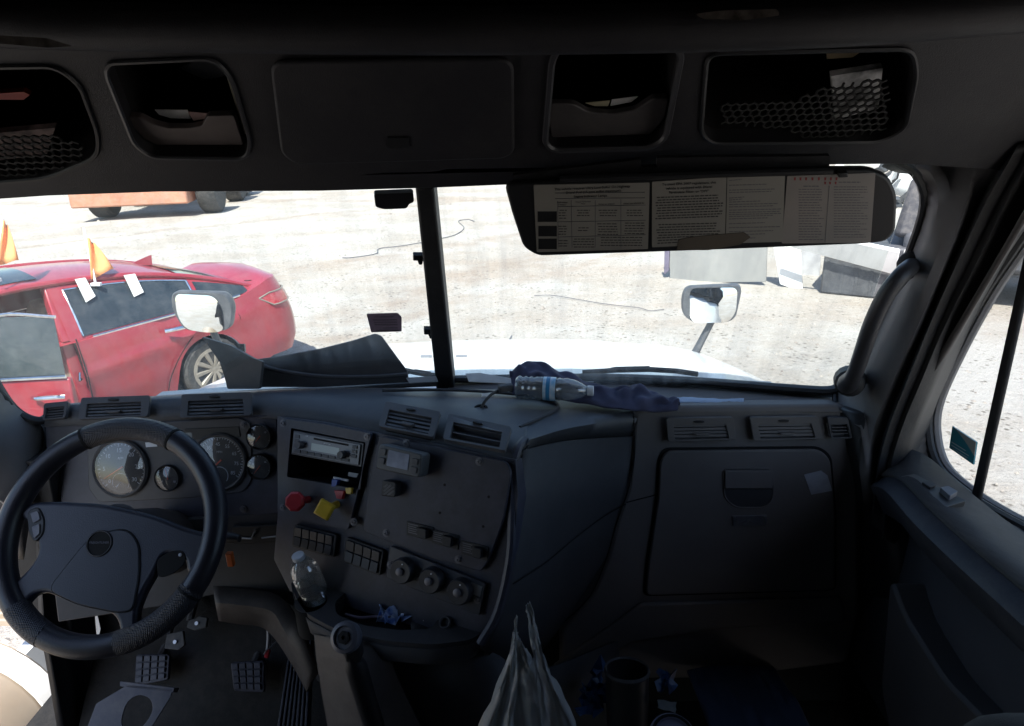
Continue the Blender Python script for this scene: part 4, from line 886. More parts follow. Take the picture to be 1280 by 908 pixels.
c2 = [P(660, 545, Y=1.29), P(700, 531, Y=1.35), P(745, 521, Y=1.42), P(778, 516, Y=1.46), P(792, 514.5, Y=1.475)]
c4 = [P(668, 489, Y=1.58), P(705, 494, Y=1.57), P(738, 500, Y=1.56), P(768, 506, Y=1.55), P(796, 511, Y=1.53)]
c3 = [a * .55 + b * .45 + Vector((0, 0, .003)) for a, b in zip(c2, c4)]
c5 = [E(.0, 1.715, -.705), E(.06, 1.71, -.70), E(.13, 1.70, -.70), E(.2, 1.69, -.70), E(.26, 1.68, -.70)]
c0 = [P(652, 563, Y=1.245), P(700, 552, Y=1.33), P(745, 548, Y=1.41), P(780, 546, Y=1.455), P(792, 545, Y=1.465)]
c1 = [a * .35 + b * .65 + Vector((.010, -.010, .008)) for a, b in zip(c0, c2)]
part('dash_top', MB().grid([row(a)[:-1] + cr(b, 24) for a, b in ((r0, c0), (r1, c1), (r2, c2), (r3, c3), (r4, c4), (bk, c5))]), M['dash'], DB, solid=-.004, ang=75)
# console side facing the passenger
s1 = cr(c0, 24)
s2 = cr([P(643, 640, Y=1.175), P(690, 640, Y=1.28), P(735, 635, Y=1.37), P(768, 632, Y=1.44), P(780, 630, Y=1.455)], 24)
s3 = cr([P(640, 700, Y=1.13), P(680, 705, Y=1.24), P(715, 705, Y=1.34), P(745, 700, Y=1.42), P(757, 695, Y=1.44)], 24)
s4 = cr([P(622, 770, Y=1.09), P(650, 785, Y=1.18), P(675, 790, Y=1.28), P(700, 780, Y=1.38), P(725, 745, Y=1.43)], 24)
s5 = cr([P(600, 810, Y=1.07), P(625, 830, Y=1.15), P(640, 840, Y=1.24), P(660, 835, Y=1.34), P(680, 800, Y=1.42)], 24)
part('console_side', MB().grid([s1, s2, s3, s4, s5]), M['side'], DB, solid=-.004, ang=50)
part('side_seam', MB().tube([p + Vector((.003, -.005, 0)) for p in cr([P(640, 728, Y=1.125), P(680, 702, Y=1.238), P(716, 672, Y=1.335), P(752, 645, Y=1.408), P(780, 629, Y=1.452)], 20)], .0016, 5), M['gap'], DB)
# rounded corner strip between stack face and side
part('corner_bead', MB().tube(cr([P(656, 550, Y=1.275), P(646, 563, Y=1.235), P(641, 590, Y=1.205), P(640, 640, Y=1.17), P(637, 700, Y=1.125), P(622, 765, Y=1.085), P(600, 805, Y=1.06)], 24), .009, 8), M['stack'], DB)

# stack face
SP = Plane(P(350, 525, Y=1.415), P(640, 575, Y=1.20), P(600, 790, Y=1.09))
hole1 = rounded(U(SP, [(366, 535), (459, 553), (452, 612), (361, 596)]), .004)
part('stack_face', MB().holed(SP, U(SP, [(344, 521), (400, 528), (466, 541), (560, 559), (643, 575), (646, 620), (641, 700), (626, 765), (603, 808), (360, 740), (340, 700), (345, 640)]), [hole1], -.06, -.006), M['stack'], DB, bevel=.002)
stk = M['stack']
def screw(pl, x, y, d, par, r=.0055):
    u = pl.uv(x, y); q = [(u[0] + r * cos(k * pi / 5), u[1] + r * sin(k * pi / 5)) for k in range(10)]
    o = part('screw', MB().poly(pl, q, d - .002, d + .0015), M['gap'], par); q = [(u[0] + r * .5 * cos(k * pi / 5), u[1] + r * .5 * sin(k * pi / 5)) for k in range(10)]
    return part('screw_head', MB().poly(pl, q, d, d + .003), M['silver'], par) if False else o
def screw2(pl, x, y, d, par):
    u = pl.uv(x, y); c = pl.w(*u, d)
    return part('screw', MB().lathe(c, pl.n, [(.0085, -.001), (.0085, .001), (.0055, .001), (.0055, .0032), (.002, .0036), (.002, .002)], 12), M['plate'], par)
# radio panel with pocket
pan1 = U(SP, [(351, 523), (404, 530), (466, 542), (452, 600), (437, 662), (392, 652), (349, 642), (350, 580)])
hole1 = rounded(U(SP, [(366, 535), (459, 553), (452, 612), (361, 596)]), .004)
rp_ = part('radio_panel', MB().holed(SP, rounded(pan1, .008), [hole1], -.005, .006), stk, DB, bevel=.0015)
b = MB(); q = ccw(hole1); n = len(q); b.add([SP.w(*p, .003) for p in q] + [SP.w(*p, -.10) for p in q], [(i, (i + 1) % n, n + (i + 1) % n, n + i) for i in range(n)] + [tuple(n + i for i in range(n))])
part('pocket', b, M['gap'], DB, solid=-.002)  # near-black lining; the pocket's inner shade is put into the colour
for x, y in ((356, 529), (461, 546), (356, 634), (444, 652)): screw2(SP, x, y, .006, rp_)
RD = part('radio', MB().px(SP, [(369, 538), (457, 554), (454, 584), (366, 568)], -.03, .006, r=.002), mat('radio_body', (.04, .042, .052), .4), DB, bevel=.0015)
RP = SP
rq = [(370, 539), (456.5, 555), (453.5, 583), (367, 567)]
part('face_plate', MB().px(SP, sub_quad(rq, .01, .04, .97, .95), .0062, .009, r=.002), mat('radio_face', (.13, .135, .165), .3), RD, bevel=.0008)
part('display', MB().px(SP, sub_quad(rq, .28, .36, .68, .68), .0091, .0098), M['lcd'], RD)
for i in range(3):
    part('button', MB().px(SP, sub_quad(rq, .04, .12 + .2 * i, .10, .27 + .2 * i), .0088, .0108, r=.001), M['vent'], RD, bevel=.0005)
    part('button', MB().px(SP, sub_quad(rq, .86, .12 + .2 * i, .93, .27 + .2 * i), .0088, .0108, r=.001), M['vent'], RD, bevel=.0005)
for i in range(8): part('button', MB().px(SP, sub_quad(rq, .05 + .1 * i, .76, .135 + .1 * i, .9), .0088, .0108, r=.001), M['vent'], RD, bevel=.0005)
part('key_print', MB().text(RP, RP.uv(*bil(rq, .2, .10)), 'CD', .0045, .0092, .0001).text(RP, RP.uv(*bil(rq, .5, .28)), 'AM  FM  SEEK', .0032, .0092, .0001), M['mark'], RD)
part('cassette_slot', MB().px(SP, sub_quad(rq, .30, .12, .80, .20), .0085, .0095), M['gap'], RD)
def rknob(pl, px, py, r, h, m_, par, name='knob', lean=(0, 0), d0=.008, m2=None):
    c = pl.w(*pl.uv(px, py), 0)
    ax = (pl.n).normalized(); base = c + ax * d0
    k = part(name, MB().lathe(base, ax, [(r * 1.0, 0), (r * .97, h * .85), (r * .85, h), (r * .4, h * .97)], 22), m_, par)
    if m2: part('knob_ring', MB().lathe(base, ax, [(r * .86, h * .99), (r * .84, h * 1.03), (r * .7, h * 1.03), (r * .7, h * .99)], 22, cap=False), m2, k) if par is not RD else None
    return k
rknob(SP, 380.5, 556, .0085, .016, M['vent'], RD); rknob(SP, 433, 568, .0085, .016, M['vent'], RD)
# brake valves: red octagon, yellow diamond
def valve(px, py, nside, r, m_, rot, spx, spy, name):
    base = SP.p(spx, spy, .006); tip = SP.up(.045).p(px, py)
    t_ = part(name, MB().tube([base, tip], [.008, .007], 12), mat(name + '_stem', tuple(c * .5 for c in m_.node_tree.nodes['Mix'].inputs[7].default_value[:3]), .5), DB)
    q = [(cos(rot + 2 * pi * k / nside), sin(rot + 2 * pi * k / nside)) for k in range(nside)]
    n = (SP.n * .6 + (CAM - tip).normalized() * .5).normalized(); u = Vector((0, 0, 1)).cross(n).normalized(); v = n.cross(u)
    rings = [[tip + (u * a + v * b) * r * s + n * d for a, b in q] for s, d in ((.80, -.008), (1, -.003), (1, .004), (.82, .009))]
    m = nside; b = MB().add([x for g in rings for x in g], [(i * m + k, i * m + (k + 1) % m, (i + 1) * m + (k + 1) % m, (i + 1) * m + k) for i in range(3) for k in range(m)] + [tuple(range(m))[::-1], tuple(3 * m + k for k in range(m))])
    part('knob', b, m_, t_, bevel=.0015)
valve(369, 627, 8, .0225, M['red_knob'], pi / 8, 388, 624, 'trailer_air_valve')
valve(406, 637, 4, .0245, M['yellow_knob'], .32, 424, 630, 'parking_brake_valve')
# things kept in the pocket
def small(name, q, d, th, m_, label, cat, pl=SP):
    o = part(name, MB().px(pl, q, d, d + th, r=.001), m_, bevel=.0008); center_base(o); return tag(o, label, cat)
small('white_card', [(414, 596), (433, 600), (433, 603), (414, 599)], -.01, .004, M['cap'], 'thin white stick lying in the pocket under the radio', 'stick')
small('blue_lighter', [(417, 599), (424, 600), (422, 609), (416, 608)], -.006, .012, M['blue_s'], 'small blue plastic lighter in the pocket under the radio', 'lighter')
small('bottle_top', [(424, 612), (436, 613), (433, 623), (427, 622)], .008, .010, M['red_s'], 'small red plastic cap on the lower lip of the radio pocket', 'cap')
small('bottle_top', [(437, 609), (445, 609), (444, 617), (438, 616)], .008, .008, M['yellow_knob'], 'small yellow cap at the right end of the radio pocket', 'cap')
small('paper_scrap', [(426, 592), (438, 594), (436, 599), (425, 597)], -.03, .002, M['paper'], 'torn white paper scrap standing at the back of the radio pocket', 'paper')
small('folded_paper', [(400, 603), (418, 606), (416, 611), (396, 607)], -.02, .002, M['silver'], 'dull grey folded paper lying flat in the radio pocket', 'paper')
# second panel
pan2 = U(SP, [(475, 545), (556, 561), (634, 577), (640, 590), (630, 650), (612, 700), (602, 714), (540, 697), (455, 664), (462, 610)])
p2 = part('equipment_panel', MB().poly(SP, rounded(pan2, .010), -.005, .004), stk, DB, bevel=.0015)
for x, y in ((509, 554), (600, 577), (484, 666), (574, 699)): screw2(SP, x, y, .004, p2)
for x, y in ((557, 606), (612, 621), (551, 641), (605, 658)): part('drill_hole', MB().lathe(SP.p(x, y, .0038), SP.n, [(.0028, 0), (.0028, .0008)], 10), M['gap'], p2)
# trip computer
tq = [(474, 555), (528, 568), (524, 598), (469, 586)]
SP4 = SP.up(.040)
TC = part('trip_computer', MB().px(SP4, tq, -.036, 0, r=.008), mat('device_shell', (.09, .10, .11), .45, dust=.1), DB, bevel=.003)
part('screen', MB().px(SP4, sub_quad(tq, .24, .14, .72, .78), -.0002, .0012, r=.002), M['lcd2'], TC)
for s0_, t0 in ((.05, .14), (.05, .50), (.79, .24), (.79, .58)): part('button', MB().px(SP4, sub_quad(tq, s0_, t0, s0_ + .14, t0 + .26), -.0002, .003, r=.002), M['vent'], TC, bevel=.001)
fq = [(478, 600), (495, 603), (494, 622), (476, 620)]
SP3 = SP.up(.026)
FB = part('buzzer', MB().px(SP3, fq, -.022, 0, r=.006), M['black'], DB, bevel=.002)
for (x0, y0, x1, y1) in ((.14, .42, .42, .16), (.14, .66, .68, .16), (.16, .88, .86, .26), (.42, .90, .88, .50)):
    part('grille_slit', MB().px(SP3, [bil(fq, x0, y0), bil(fq, x0 + .10, y0 + .05), bil(fq, x1 + .06, y1 + .10), bil(fq, x1 - .04, y1 + .02)], -.0002, .0010), M['vent'], FB)
# rotary switches
for i, (x, y) in enumerate(((525, 664), (556, 674), (593, 688))):
    q = [(x - 15, y - 13), (x + 19, y - 5), (x + 18, y + 13), (x - 15, y + 4)] 
    s_ = part('rotary_switch', MB().px(SP, q, .003, .006, r=.001), M['black'], DB, bevel=.0006)
    part('switch_cover', MB().px(SP, sub_quad(q, .50, .15, .82, .85), .006, .018, r=.003), M['black'], s_, bevel=.001)
    t = MB()
    for k in range(5): t.px(SP, sub_quad(q, .06, .12 + .15 * k, .42 - .05 * (k % 2), .19 + .15 * k), .0062, .0066)
    part('switch_print', t, M['plate'], s_)
# switch banks
def bank(q, ncol, parent=DB):
    B_ = part('switch_bank', MB().px(SP, q, -.006, .004, r=.006), M['black'], DB, bevel=.001)
    for i in range(ncol):
        for j in range(2):
            a, c = .05 + .9 * i / ncol, .05 + .9 * (i + 1) / ncol - .015; t0, t1 = .08 + .43 * j, .08 + .43 * (j + 1) - .03
            f = sub_quad(q, a, t0, c, t1)
            b = MB(); uv = [SP.uv(*p) for p in f]; b.prism([SP.w(*p, .002) for p in uv][::-1], [SP.w(uv[0][0], uv[0][1], .009 - .002 * j), SP.w(uv[1][0], uv[1][1], .009 - .002 * j), SP.w(uv[2][0], uv[2][1], .007 + .002 * j), SP.w(uv[3][0], uv[3][1], .007 + .002 * j)][::-1])
            part('rocker_switch', b, mat_sw, B_, bevel=.0012)
mat_sw = mat('switch_plastic', (.02, .02, .026), .42)
bank([(369, 655), (422, 668), (419, 697), (366, 683)], 5)
bank([(434, 671), (481, 688), (476, 720), (430, 702)], 4)
# climate panel
cq = [(488, 682), (608, 729), (600, 770), (484, 722)]
CPN = part('climate_panel', MB().px(SP, cq, -.006, .003, r=.006), mat('climate_face', (.05, .055, .07), .35, dust=.1), DB, bevel=.0015)
for i, (x, y) in enumerate(((500, 715), (536, 727), (572, 741))):
    c = SP.up(.022).p(x, y); c = c - SP.n * .019; ax = (P(x, y, D=1) - P(x, y, D=1.1))
    ax = SP.n
    k = part('temperature_knob' if i == 0 else ('fan_knob' if i == 1 else 'vent_mode_knob'), MB().lathe(c, ax, [(.0265, 0), (.0255, .016), (.023, .020), (.010, .0195)], 28), mat('knob_rubber%d' % i, (.035, .035, .04), .4), CPN)
    part('knob_cap', MB().lathe(c + ax * .020, ax, [(.0085, 0), (.0085, .003), (.007, .004)], 16), M['plate'], CPN)
    part('knob_pointer', MB().lathe(c + ax * .020 + (SP.v * .0165 + SP.u * .004), ax, [(.0016, 0), (.0016, .0015)], 8), M['mark'], CPN)
part('climate_label', MB().px(SP, [(590, 727), (604, 733), (601, 746), (588, 741)], .0032, .0040, r=.001), M['silver'], CPN)
for x, y in ((489, 706), (597, 749)): screw2(SP, x, y, .003, CPN)
# ------------------------------------------------------------------ vents
def vent(q, pl, closed=True, nsl=4, knob=True, d=0.0, name='air_vent', m_=None, tab=True):
    m_ = m_ or M['vent']
    out = [pl.uv(*p) for p in q]
    inn = [pl.uv(*bil(q, s, t)) for s, t in ((.10, .29), (.88, .29), (.90, .92), (.10, .92))]
    V_ = part(name, MB().holed(pl, rounded(out, .006), [rounded(inn, .002)], d - .004, d + .005), m_, DB, bevel=.0012)
    part('vent_recess', MB().px(pl, [bil(q, s, t) for s, t in ((.09, .28), (.89, .28), (.91, .93), (.09, .93))], d - .03, d - .022 if not closed else d - .0095), M['gap'], V_)  # near-black block; shade behind the slats is put into its colour
    for k in range(nsl):
        t0 = .31 + k * .60 / nsl; t1 = t0 + .60 / nsl * .64
        a, b, c, e = [pl.uv(*bil(q, s, t)) for s, t in ((.105, t0), (.885, t0), (.895, t1), (.105, t1))]
        if closed: top = [pl.w(*a, d), pl.w(*b, d), pl.w(*c, d + .0018), pl.w(*e, d + .0018)]; bot = [pl.w(*a, d - .010), pl.w(*b, d - .010), pl.w(*c, d - .004), pl.w(*e, d - .004)]
        else: top = [pl.w(*a, d + .001), pl.w(*b, d + .001), pl.w(*b, d - .018), pl.w(*a, d - .018)]; bot = [x - pl.v * .0025 for x in top]
        part('slat', MB().prism(bot, top), m_, V_, smooth=False)
    if tab:
        a = [bil(q, s, t) for s, t in ((.38, .66), (.62, .66), (.57, .77), (.43, .77))]
        part('slat_tab', MB().px(pl, a, d, d + .008), m_, V_, bevel=.001)
    if knob:
        c = pl.w(*pl.uv(*bil(q, .48, .16)), d + .003); b = MB()
        w_ = (Vector(pl.uv(*bil(q, .58, .16))) - Vector(pl.uv(*bil(q, .40, .16)))).length * .5
        ring = [(w_ * cos(2 * pi * k / 16), .0035 * sin(2 * pi * k / 16)) for k in range(16)]
        part('thumb_wheel', MB().prism([c + pl.u * x + pl.v * y for x, y in ring], [c + pl.u * x * .8 + pl.v * y * .7 + pl.n * .006 for x, y in ring]), M['black'], V_)
    return V_
VD = Plane(P(190, 526, Y=1.45), P(320, 500, Y=1.462), P(100, 505, Y=1.47))
PFT = Plane(P(190, 527, Y=1.453), P(320, 523, Y=1.443), P(250, 498, Y=1.488))
vent([(108, 501), (193, 498), (190, 524), (104, 528)], PFT, d=.014); vent([(232, 497), (318, 494), (318, 523), (230, 526)], PFT, d=.014)
V0 = vent([(62, 508), (92, 505), (88, 526), (60, 529)], PFT, closed=False, nsl=4, knob=False, tab=False, d=.014)
ST1 = Plane(P(466, 541, Y=1.338), P(555, 558, Y=1.273), P(515, 515, Y=1.385)); ST2 = Plane(P(555, 558, Y=1.273), P(636, 574, Y=1.208), P(600, 535, Y=1.318))
vent([(485, 509), (553, 522), (544, 554), (476, 540)], ST1, d=.013)
vent([(563, 525), (641, 542), (633, 572), (556, 557)], ST2, closed=False, nsl=2, d=.013, tab=False)
# ------------------------------------------------------------------ instrument cluster
CL = Plane(P(75, 560, Y=1.455), P(340, 545, Y=1.43), P(340, 640, Y=1.375))
part('cluster_face', MB().px(CL, [(57, 527), (190, 524), (346, 519), (348, 580), (350, 642), (200, 655), (60, 668)], -.05, 0), stk, DB, bevel=.002)
cp = part('gauge_panel', MB().px(CL, [(196, 528), (300, 522), (314, 528), (316, 600), (305, 615), (240, 622), (125, 628), (112, 610), (110, 545)], .0005, .004, r=.012), mat('gauge_panel_plastic', (.05, .05, .06), .45, dust=.1, dcol=(.2, .2, .22)), DB, bevel=.0015)
part('message_display', MB().px(CL, [(232, 536), (300, 533), (302, 546), (233, 550)], .004, .006, r=.002), M['black'], DB, bevel=.001)
part('warning_lamp_block', MB().px(CL, [(205, 541), (242, 540), (243, 556), (206, 558)], .004, .006, r=.002), mat('smoked_lens', (.07, .08, .10), .2), DB, bevel=.001)
part('white_tag', MB().px(CL, [(183, 553), (197, 552), (198, 558), (184, 559)], .0042, .005), M['mark'], DB)
for x, y in ((305, 531), (305, 636)): screw2(CL, x, y, .004, DB)
part('filler_strip', MB().px(CL, [(70, 590), (76, 589), (76, 640), (70, 642)], .0, .003), M['gap'], DB)
GL = glass('gauge_lens', (.96, .97, 1), .12, .01, .02)
def gauge(cx, cy, rpx, nums, a0, a1, needle, nm, big=False, sub=None, nsz=.14):
    u0 = Vector(CL.uv(cx, cy)); R = (Vector(CL.uv(cx + rpx, cy)) - u0).length; c = CL.w(*u0, 0)
    g = part(nm, MB().lathe(c, CL.n, [(R * 1.02, 0), (R * 1.06, .010), (R * 1.0, .014), (R * .93, .012), (R * .90, .006)], 40, cap=False), M['darkmetal' if big else 'black'], DB)
    part('dial_face', MB().lathe(c, CL.n, [(R * .93, .0042), (R * .93, .0055)], 40), M['dial'], g)
    t = MB()
    def pol(a, r): return (u0.x + r * cos(radians(a)), u0.y + r * sin(radians(a)))
    N = (len(nums) - 1) * (5 if big else 4)
    for k in range(N + 1):
        a = a0 + (a1 - a0) * k / N; L = .10 if k % (5 if big else 4) == 0 else .05; wq = R * .012
        p, q = Vector(pol(a, R * .88)), Vector(pol(a, R * (.88 - L))); s_ = Vector((-sin(radians(a)), cos(radians(a)))) * wq
        t.poly(CL, [tuple(p + s_), tuple(p - s_), tuple(q - s_), tuple(q + s_)], .0056, .0060)
    arc = [pol(a0 + (a1 - a0) * k / 30, R * .89) for k in range(31)]; t.tube([CL.w(*p, .0058) for p in arc], R * .008, 4)
    part('tick_marks', t, M['mark'], g, smooth=False)
    t = MB()
    for k, s_ in enumerate(nums):
        if s_: t.text(CL, pol(a0 + (a1 - a0) * k / (len(nums) - 1), R * (.64 if big else .58)), s_, R * nsz * 1.5, .0057, .0001)
    if big: t.text(CL, (u0.x, u0.y + R * .36), sub or '', R * .11, .0057, .0001)
    part('numerals', t, M['mark'], g, smooth=False)
    a = radians(needle); d = CL.u * cos(a) + CL.v * sin(a); e = CL.u * -sin(a) + CL.v * cos(a)
    part('needle', MB().prism([c + d * R * -.12 + e * R * .03 + CL.n * .0075, c + d * R * -.12 - e * R * .03 + CL.n * .0075, c + d * R * .72 - e * R * .010 + CL.n * .0075, c + d * R * .72 + e * R * .010 + CL.n * .0075],
         [c + d * R * -.12 + e * R * .03 + CL.n * .009, c + d * R * -.12 - e * R * .03 + CL.n * .009, c + d * R * .72 - e * R * .010 + CL.n * .009, c + d * R * .72 + e * R * .010 + CL.n * .009]), M['needle'], g)
    if big:
        c2_ = (u0.x, u0.y - R * .50); t = MB().tube([CL.w(c2_[0] + R * .32 * cos(k * pi / 15), c2_[1] + R * .32 * sin(k * pi / 15) , .006) for k in range(-3, 19)], R * .014, 5)
        t.prism([CL.w(c2_[0] - R * .2, c2_[1] - R * .16, .006), CL.w(c2_[0] - R * .17, c2_[1] - R * .2, .006), CL.w(c2_[0] + R * .02, c2_[1] + R * .03, .006)], [CL.w(c2_[0] - R * .2, c2_[1] - R * .16, .0066), CL.w(c2_[0] - R * .17, c2_[1] - R * .2, .0066), CL.w(c2_[0] + R * .02, c2_[1] + R * .03, .0066)])
        part('small_dial', t, M['mark'], g)
    part('lens', MB().lathe(c, CL.n, [(R * .94, .0115), (R * .6, .0135), (.0001, .0145)], 36, cap=False), GL, g)
gauge(153, 585, 33, ['0', '5', '10', '15', '20', '25', '30'], 228, -38, 212, 'tachometer', True, sub='RPM')
gauge(276, 577, 33, ['5', '15', '25', '35', '45', '55', '65', '75', '85'], 228, -38, 222, 'speedometer', True, sub='MPH', nsz=.12)
gauge(212, 597, 15, ['0', '', '5', '', '10'], 210, -30, 105, 'air_gauge')
gauge(326, 546, 15, ['', '5', '', '10', ''], 220, -20, 232, 'voltmeter_gauge')
gauge(326, 583, 15, ['', '5', '', '10', ''], 220, -20, 232, 'fuel_gauge')
# drawer under the cluster, lower trims
part('card_drawer', MB().px(Plane(P(320, 665, Y=1.36), n=(0, -1, .2)), [(291, 658), (352, 655), (352, 677), (292, 680)], -.01, .004, r=.003), M['black'], DB, bevel=.002)
LD = Plane(P(320, 665, Y=1.36), n=(0, -1, .25))
part('drawer_handle', MB().tube([LD.p(298, 672, .004), LD.p(316, 672, .008), LD.p(322, 660, .01)], .0022, 6).tube([LD.p(328, 672, .004), LD.p(346, 670, .004)], .0022, 6), M['silver'], DB)
part('under_dash_panel', MB().px(LD, [(56, 664), (200, 652), (350, 640), (372, 690), (370, 760), (280, 742), (200, 760), (70, 780)], -.06, -.006), M['side'], DB, bevel=.004)
KN = Plane(P(320, 750, Y=1.33), n=(0, -1, .3))
part('knee_trim', MB().grid([cr([P(268, 734, Y=1.34), P(300, 738, Y=1.33), P(345, 744, Y=1.31), P(368, 765, Y=1.27), P(385, 800, Y=1.22), P(400, 840, Y=1.20)], 20),
    cr([P(272, 752, Y=1.31), P(300, 755, Y=1.30), P(340, 762, Y=1.28), P(358, 784, Y=1.25), P(378, 820, Y=1.22), P(392, 850, Y=1.20)], 20),
    cr([P(276, 772, Y=1.33), P(300, 776, Y=1.32), P(330, 780, Y=1.31), P(350, 798, Y=1.29), P(372, 832, Y=1.26), P(388, 862, Y=1.24)], 20)]), M['tan'], DB, solid=-.01)
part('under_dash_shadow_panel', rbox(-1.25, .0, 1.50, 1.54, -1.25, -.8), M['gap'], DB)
# passenger face
PF = Plane(P(930, 600, Y=1.45), n=(0, -1, .06))
part('passenger_face', MB().px(PF, [(792, 512), (850, 509), (1045, 507), (1062, 514), (1070, 560), (1076, 640), (1074, 770), (1060, 830), (900, 850), (700, 850), (700, 790), (738, 745), (758, 700), (770, 650), (784, 610)], -.05, 0, r=.02), M['pass'], DB, bevel=.012, seg=3)
part('panel_seam', MB().tube([PF.p(783, 628, .001), PF.p(822, 618, .001)], .0014, 5), M['gap'], DB)
part('face_seam', MB().tube(cr([PF.p(792, 520, .002), PF.p(793, 570, .002), PF.p(785, 612, .002), PF.p(770, 655, .002), PF.p(757, 700, .002), PF.p(735, 748, .002), PF.p(690, 790, .002)], 24), .0016, 5), M['gap'], DB)
GBX = [(832, 562), (1022, 560), (1036, 572), (1042, 640), (1042, 735), (806, 742), (810, 700), (822, 620), (824, 575)]
part('glove_box_gap', MB().poly(PF, rounded(U(PF, [(829, 559.5), (1024, 557.5), (1039, 569), (1045, 640), (1045, 738), (803, 745), (807, 700), (819, 620), (821.5, 573)]), .02), .0003, .002), M['gap'], DB)
gb = part('glove_box_door', MB().poly(PF, rounded(U(PF, GBX), .018), .001, .010), M['pass'], DB, bevel=.005, seg=3)
hq = [(902, 583), (964, 583), (965, 620), (955, 632), (918, 632), (904, 620)]
part('handle_recess', MB().poly(PF, rounded(U(PF, hq), .016, 6), .0095, .0108), M['side'], gb)  # slightly raised slab; the recess shade is put into its darker colour
part('handle_rim', MB().tube([PF.w(*p, .0108) for p in rounded(U(PF, hq), .016, 6)], .0018, 6, closed=True), M['pass'], gb)
part('handle_flap', MB().px(PF, [(904, 585), (963, 585), (963, 607), (904, 607)], .010, .017, r=.002), M['pass'], gb, bevel=.002)
part('badge_plate', MB().px(PF, [(913, 642), (957, 641), (956, 654), (914, 655)], .0095, .0125, r=.002), M['plate'], gb, bevel=.001)
t = MB().px(PF, [(924, 652), (934, 645), (938, 648), (945, 652), (940, 650), (935, 648), (930, 652)], .0126, .0136).px(PF, [(915, 643), (918, 643), (918, 653), (915, 653)], .0126, .0134).px(PF, [(952, 643), (955, 643), (955, 653), (952, 653)], .0126, .0134)
part('badge_emblem', t, M['silver'], gb)
part('torn_label', MB().px(PF, [(1003, 591), (1024, 586), (1032, 592), (1038, 611), (1012, 616)], .0102, .0108), mat('torn_label', (.34, .36, .40), .6, ns=40), gb)
part('lower_ledge', MB().px(PF, [(800, 752), (1050, 745), (1055, 775), (900, 782), (790, 800), (700, 850), (690, 830), (770, 775)], .0, .012, r=.01), M['pass'], DB, bevel=.005)
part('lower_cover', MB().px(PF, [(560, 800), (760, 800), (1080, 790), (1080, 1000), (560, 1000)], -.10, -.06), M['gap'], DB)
for q in ([(831, 520), (914, 519), (918, 547), (834, 549)], [(935, 519), (1019, 518), (1025, 546), (940, 548)]): vent(q, PF, d=.011, m_=M['pass'])
vent([(1031, 519), (1056, 519), (1062, 545), (1036, 546)], PF, closed=False, nsl=4, knob=False, tab=False, d=.011)
# deck rim line and microphone hole
part('deck_groove', MB().tube([p + Vector((0, 0, .003)) for p in cr([P(478, 490, Y=1.52), P(560, 489, Y=1.55), P(640, 494, Y=1.54), P(690, 503, Y=1.50), P(696, 513, Y=1.44), P(672, 526, Y=1.375), P(650, 536, Y=1.33)], 30)], .004, 6), M['side'], DB)
# ------------------------------------------------------------------ cup tray
HPn = hplane(-.965)
outr = U(HPn, [(362, 706), (372, 690), (395, 688), (430, 694), (470, 712), (600, 772), (606, 786), (590, 800), (540, 806), (480, 801), (420, 787), (384, 768), (368, 745)])
h_big = U(HPn, [(436, 738), (470, 724), (545, 758), (550, 768), (540, 786), (500, 788), (455, 782), (420, 768), (418, 752)])
def circ(px, py, r, n=20): u = HPn.uv(px, py); return [(u[0] + r * cos(2 * pi * k / n), u[1] + r * sin(2 * pi * k / n)) for k in range(n)]
h1 = circ(389, 752, .034); h2 = circ(419, 722, .036)
TR = part('tray_top', MB().holed(HPn, rounded(outr, .02), [rounded(h_big, .015), h1, h2], -.012, 0), M['side'], DB, bevel=.003)
q = ccw(rounded(outr, .02)); n = len(q); cxy = (sum(p[0] for p in q) / n, sum(p[1] for p in q) / n)
part('tray_bowl', MB().add([HPn.w(*p, -.011) for p in q] + [HPn.w(cxy[0] + (p[0] - cxy[0]) * .97, cxy[1] + (p[1] - cxy[1]) * .97, -.05) for p in q] + [HPn.w(cxy[0] + (p[0] - cxy[0]) * .8, cxy[1] + .03 + (p[1] - cxy[1]) * .7, -.11) for p in q], [(i + m * n, (i + 1) % n + m * n, n + (i + 1) % n + m * n, n + i + m * n) for m in (0, 1) for i in range(n)] + [tuple(2 * n + i for i in range(n))]), M['side'], DB, solid=-.003)
for h, dep, nm in ((h1, .07, 'cup_well'), (h2, .07, 'cup_well'), (rounded(h_big, .015), .04, 'tray_well')):
    q = ccw(h); n = len(q); part(nm, MB().add([HPn.w(*p, -.002) for p in q] + [HPn.w(*p, -dep) for p in q], [(i, (i + 1) % n, n + (i + 1) % n, n + i) for i in range(n)] + [tuple(n + i for i in range(n))]), M['gap'], TR, solid=-.002)
LO = P(557, 779, Z=-.962)
part('lighter_socket', MB().lathe(LO, SP.n + Vector((0, 0, .8)), [(.011, -.002), (.013, .004), (.011, .007), (.0088, .006), (.0085, -.02)], 20), M['darkmetal'], DB)
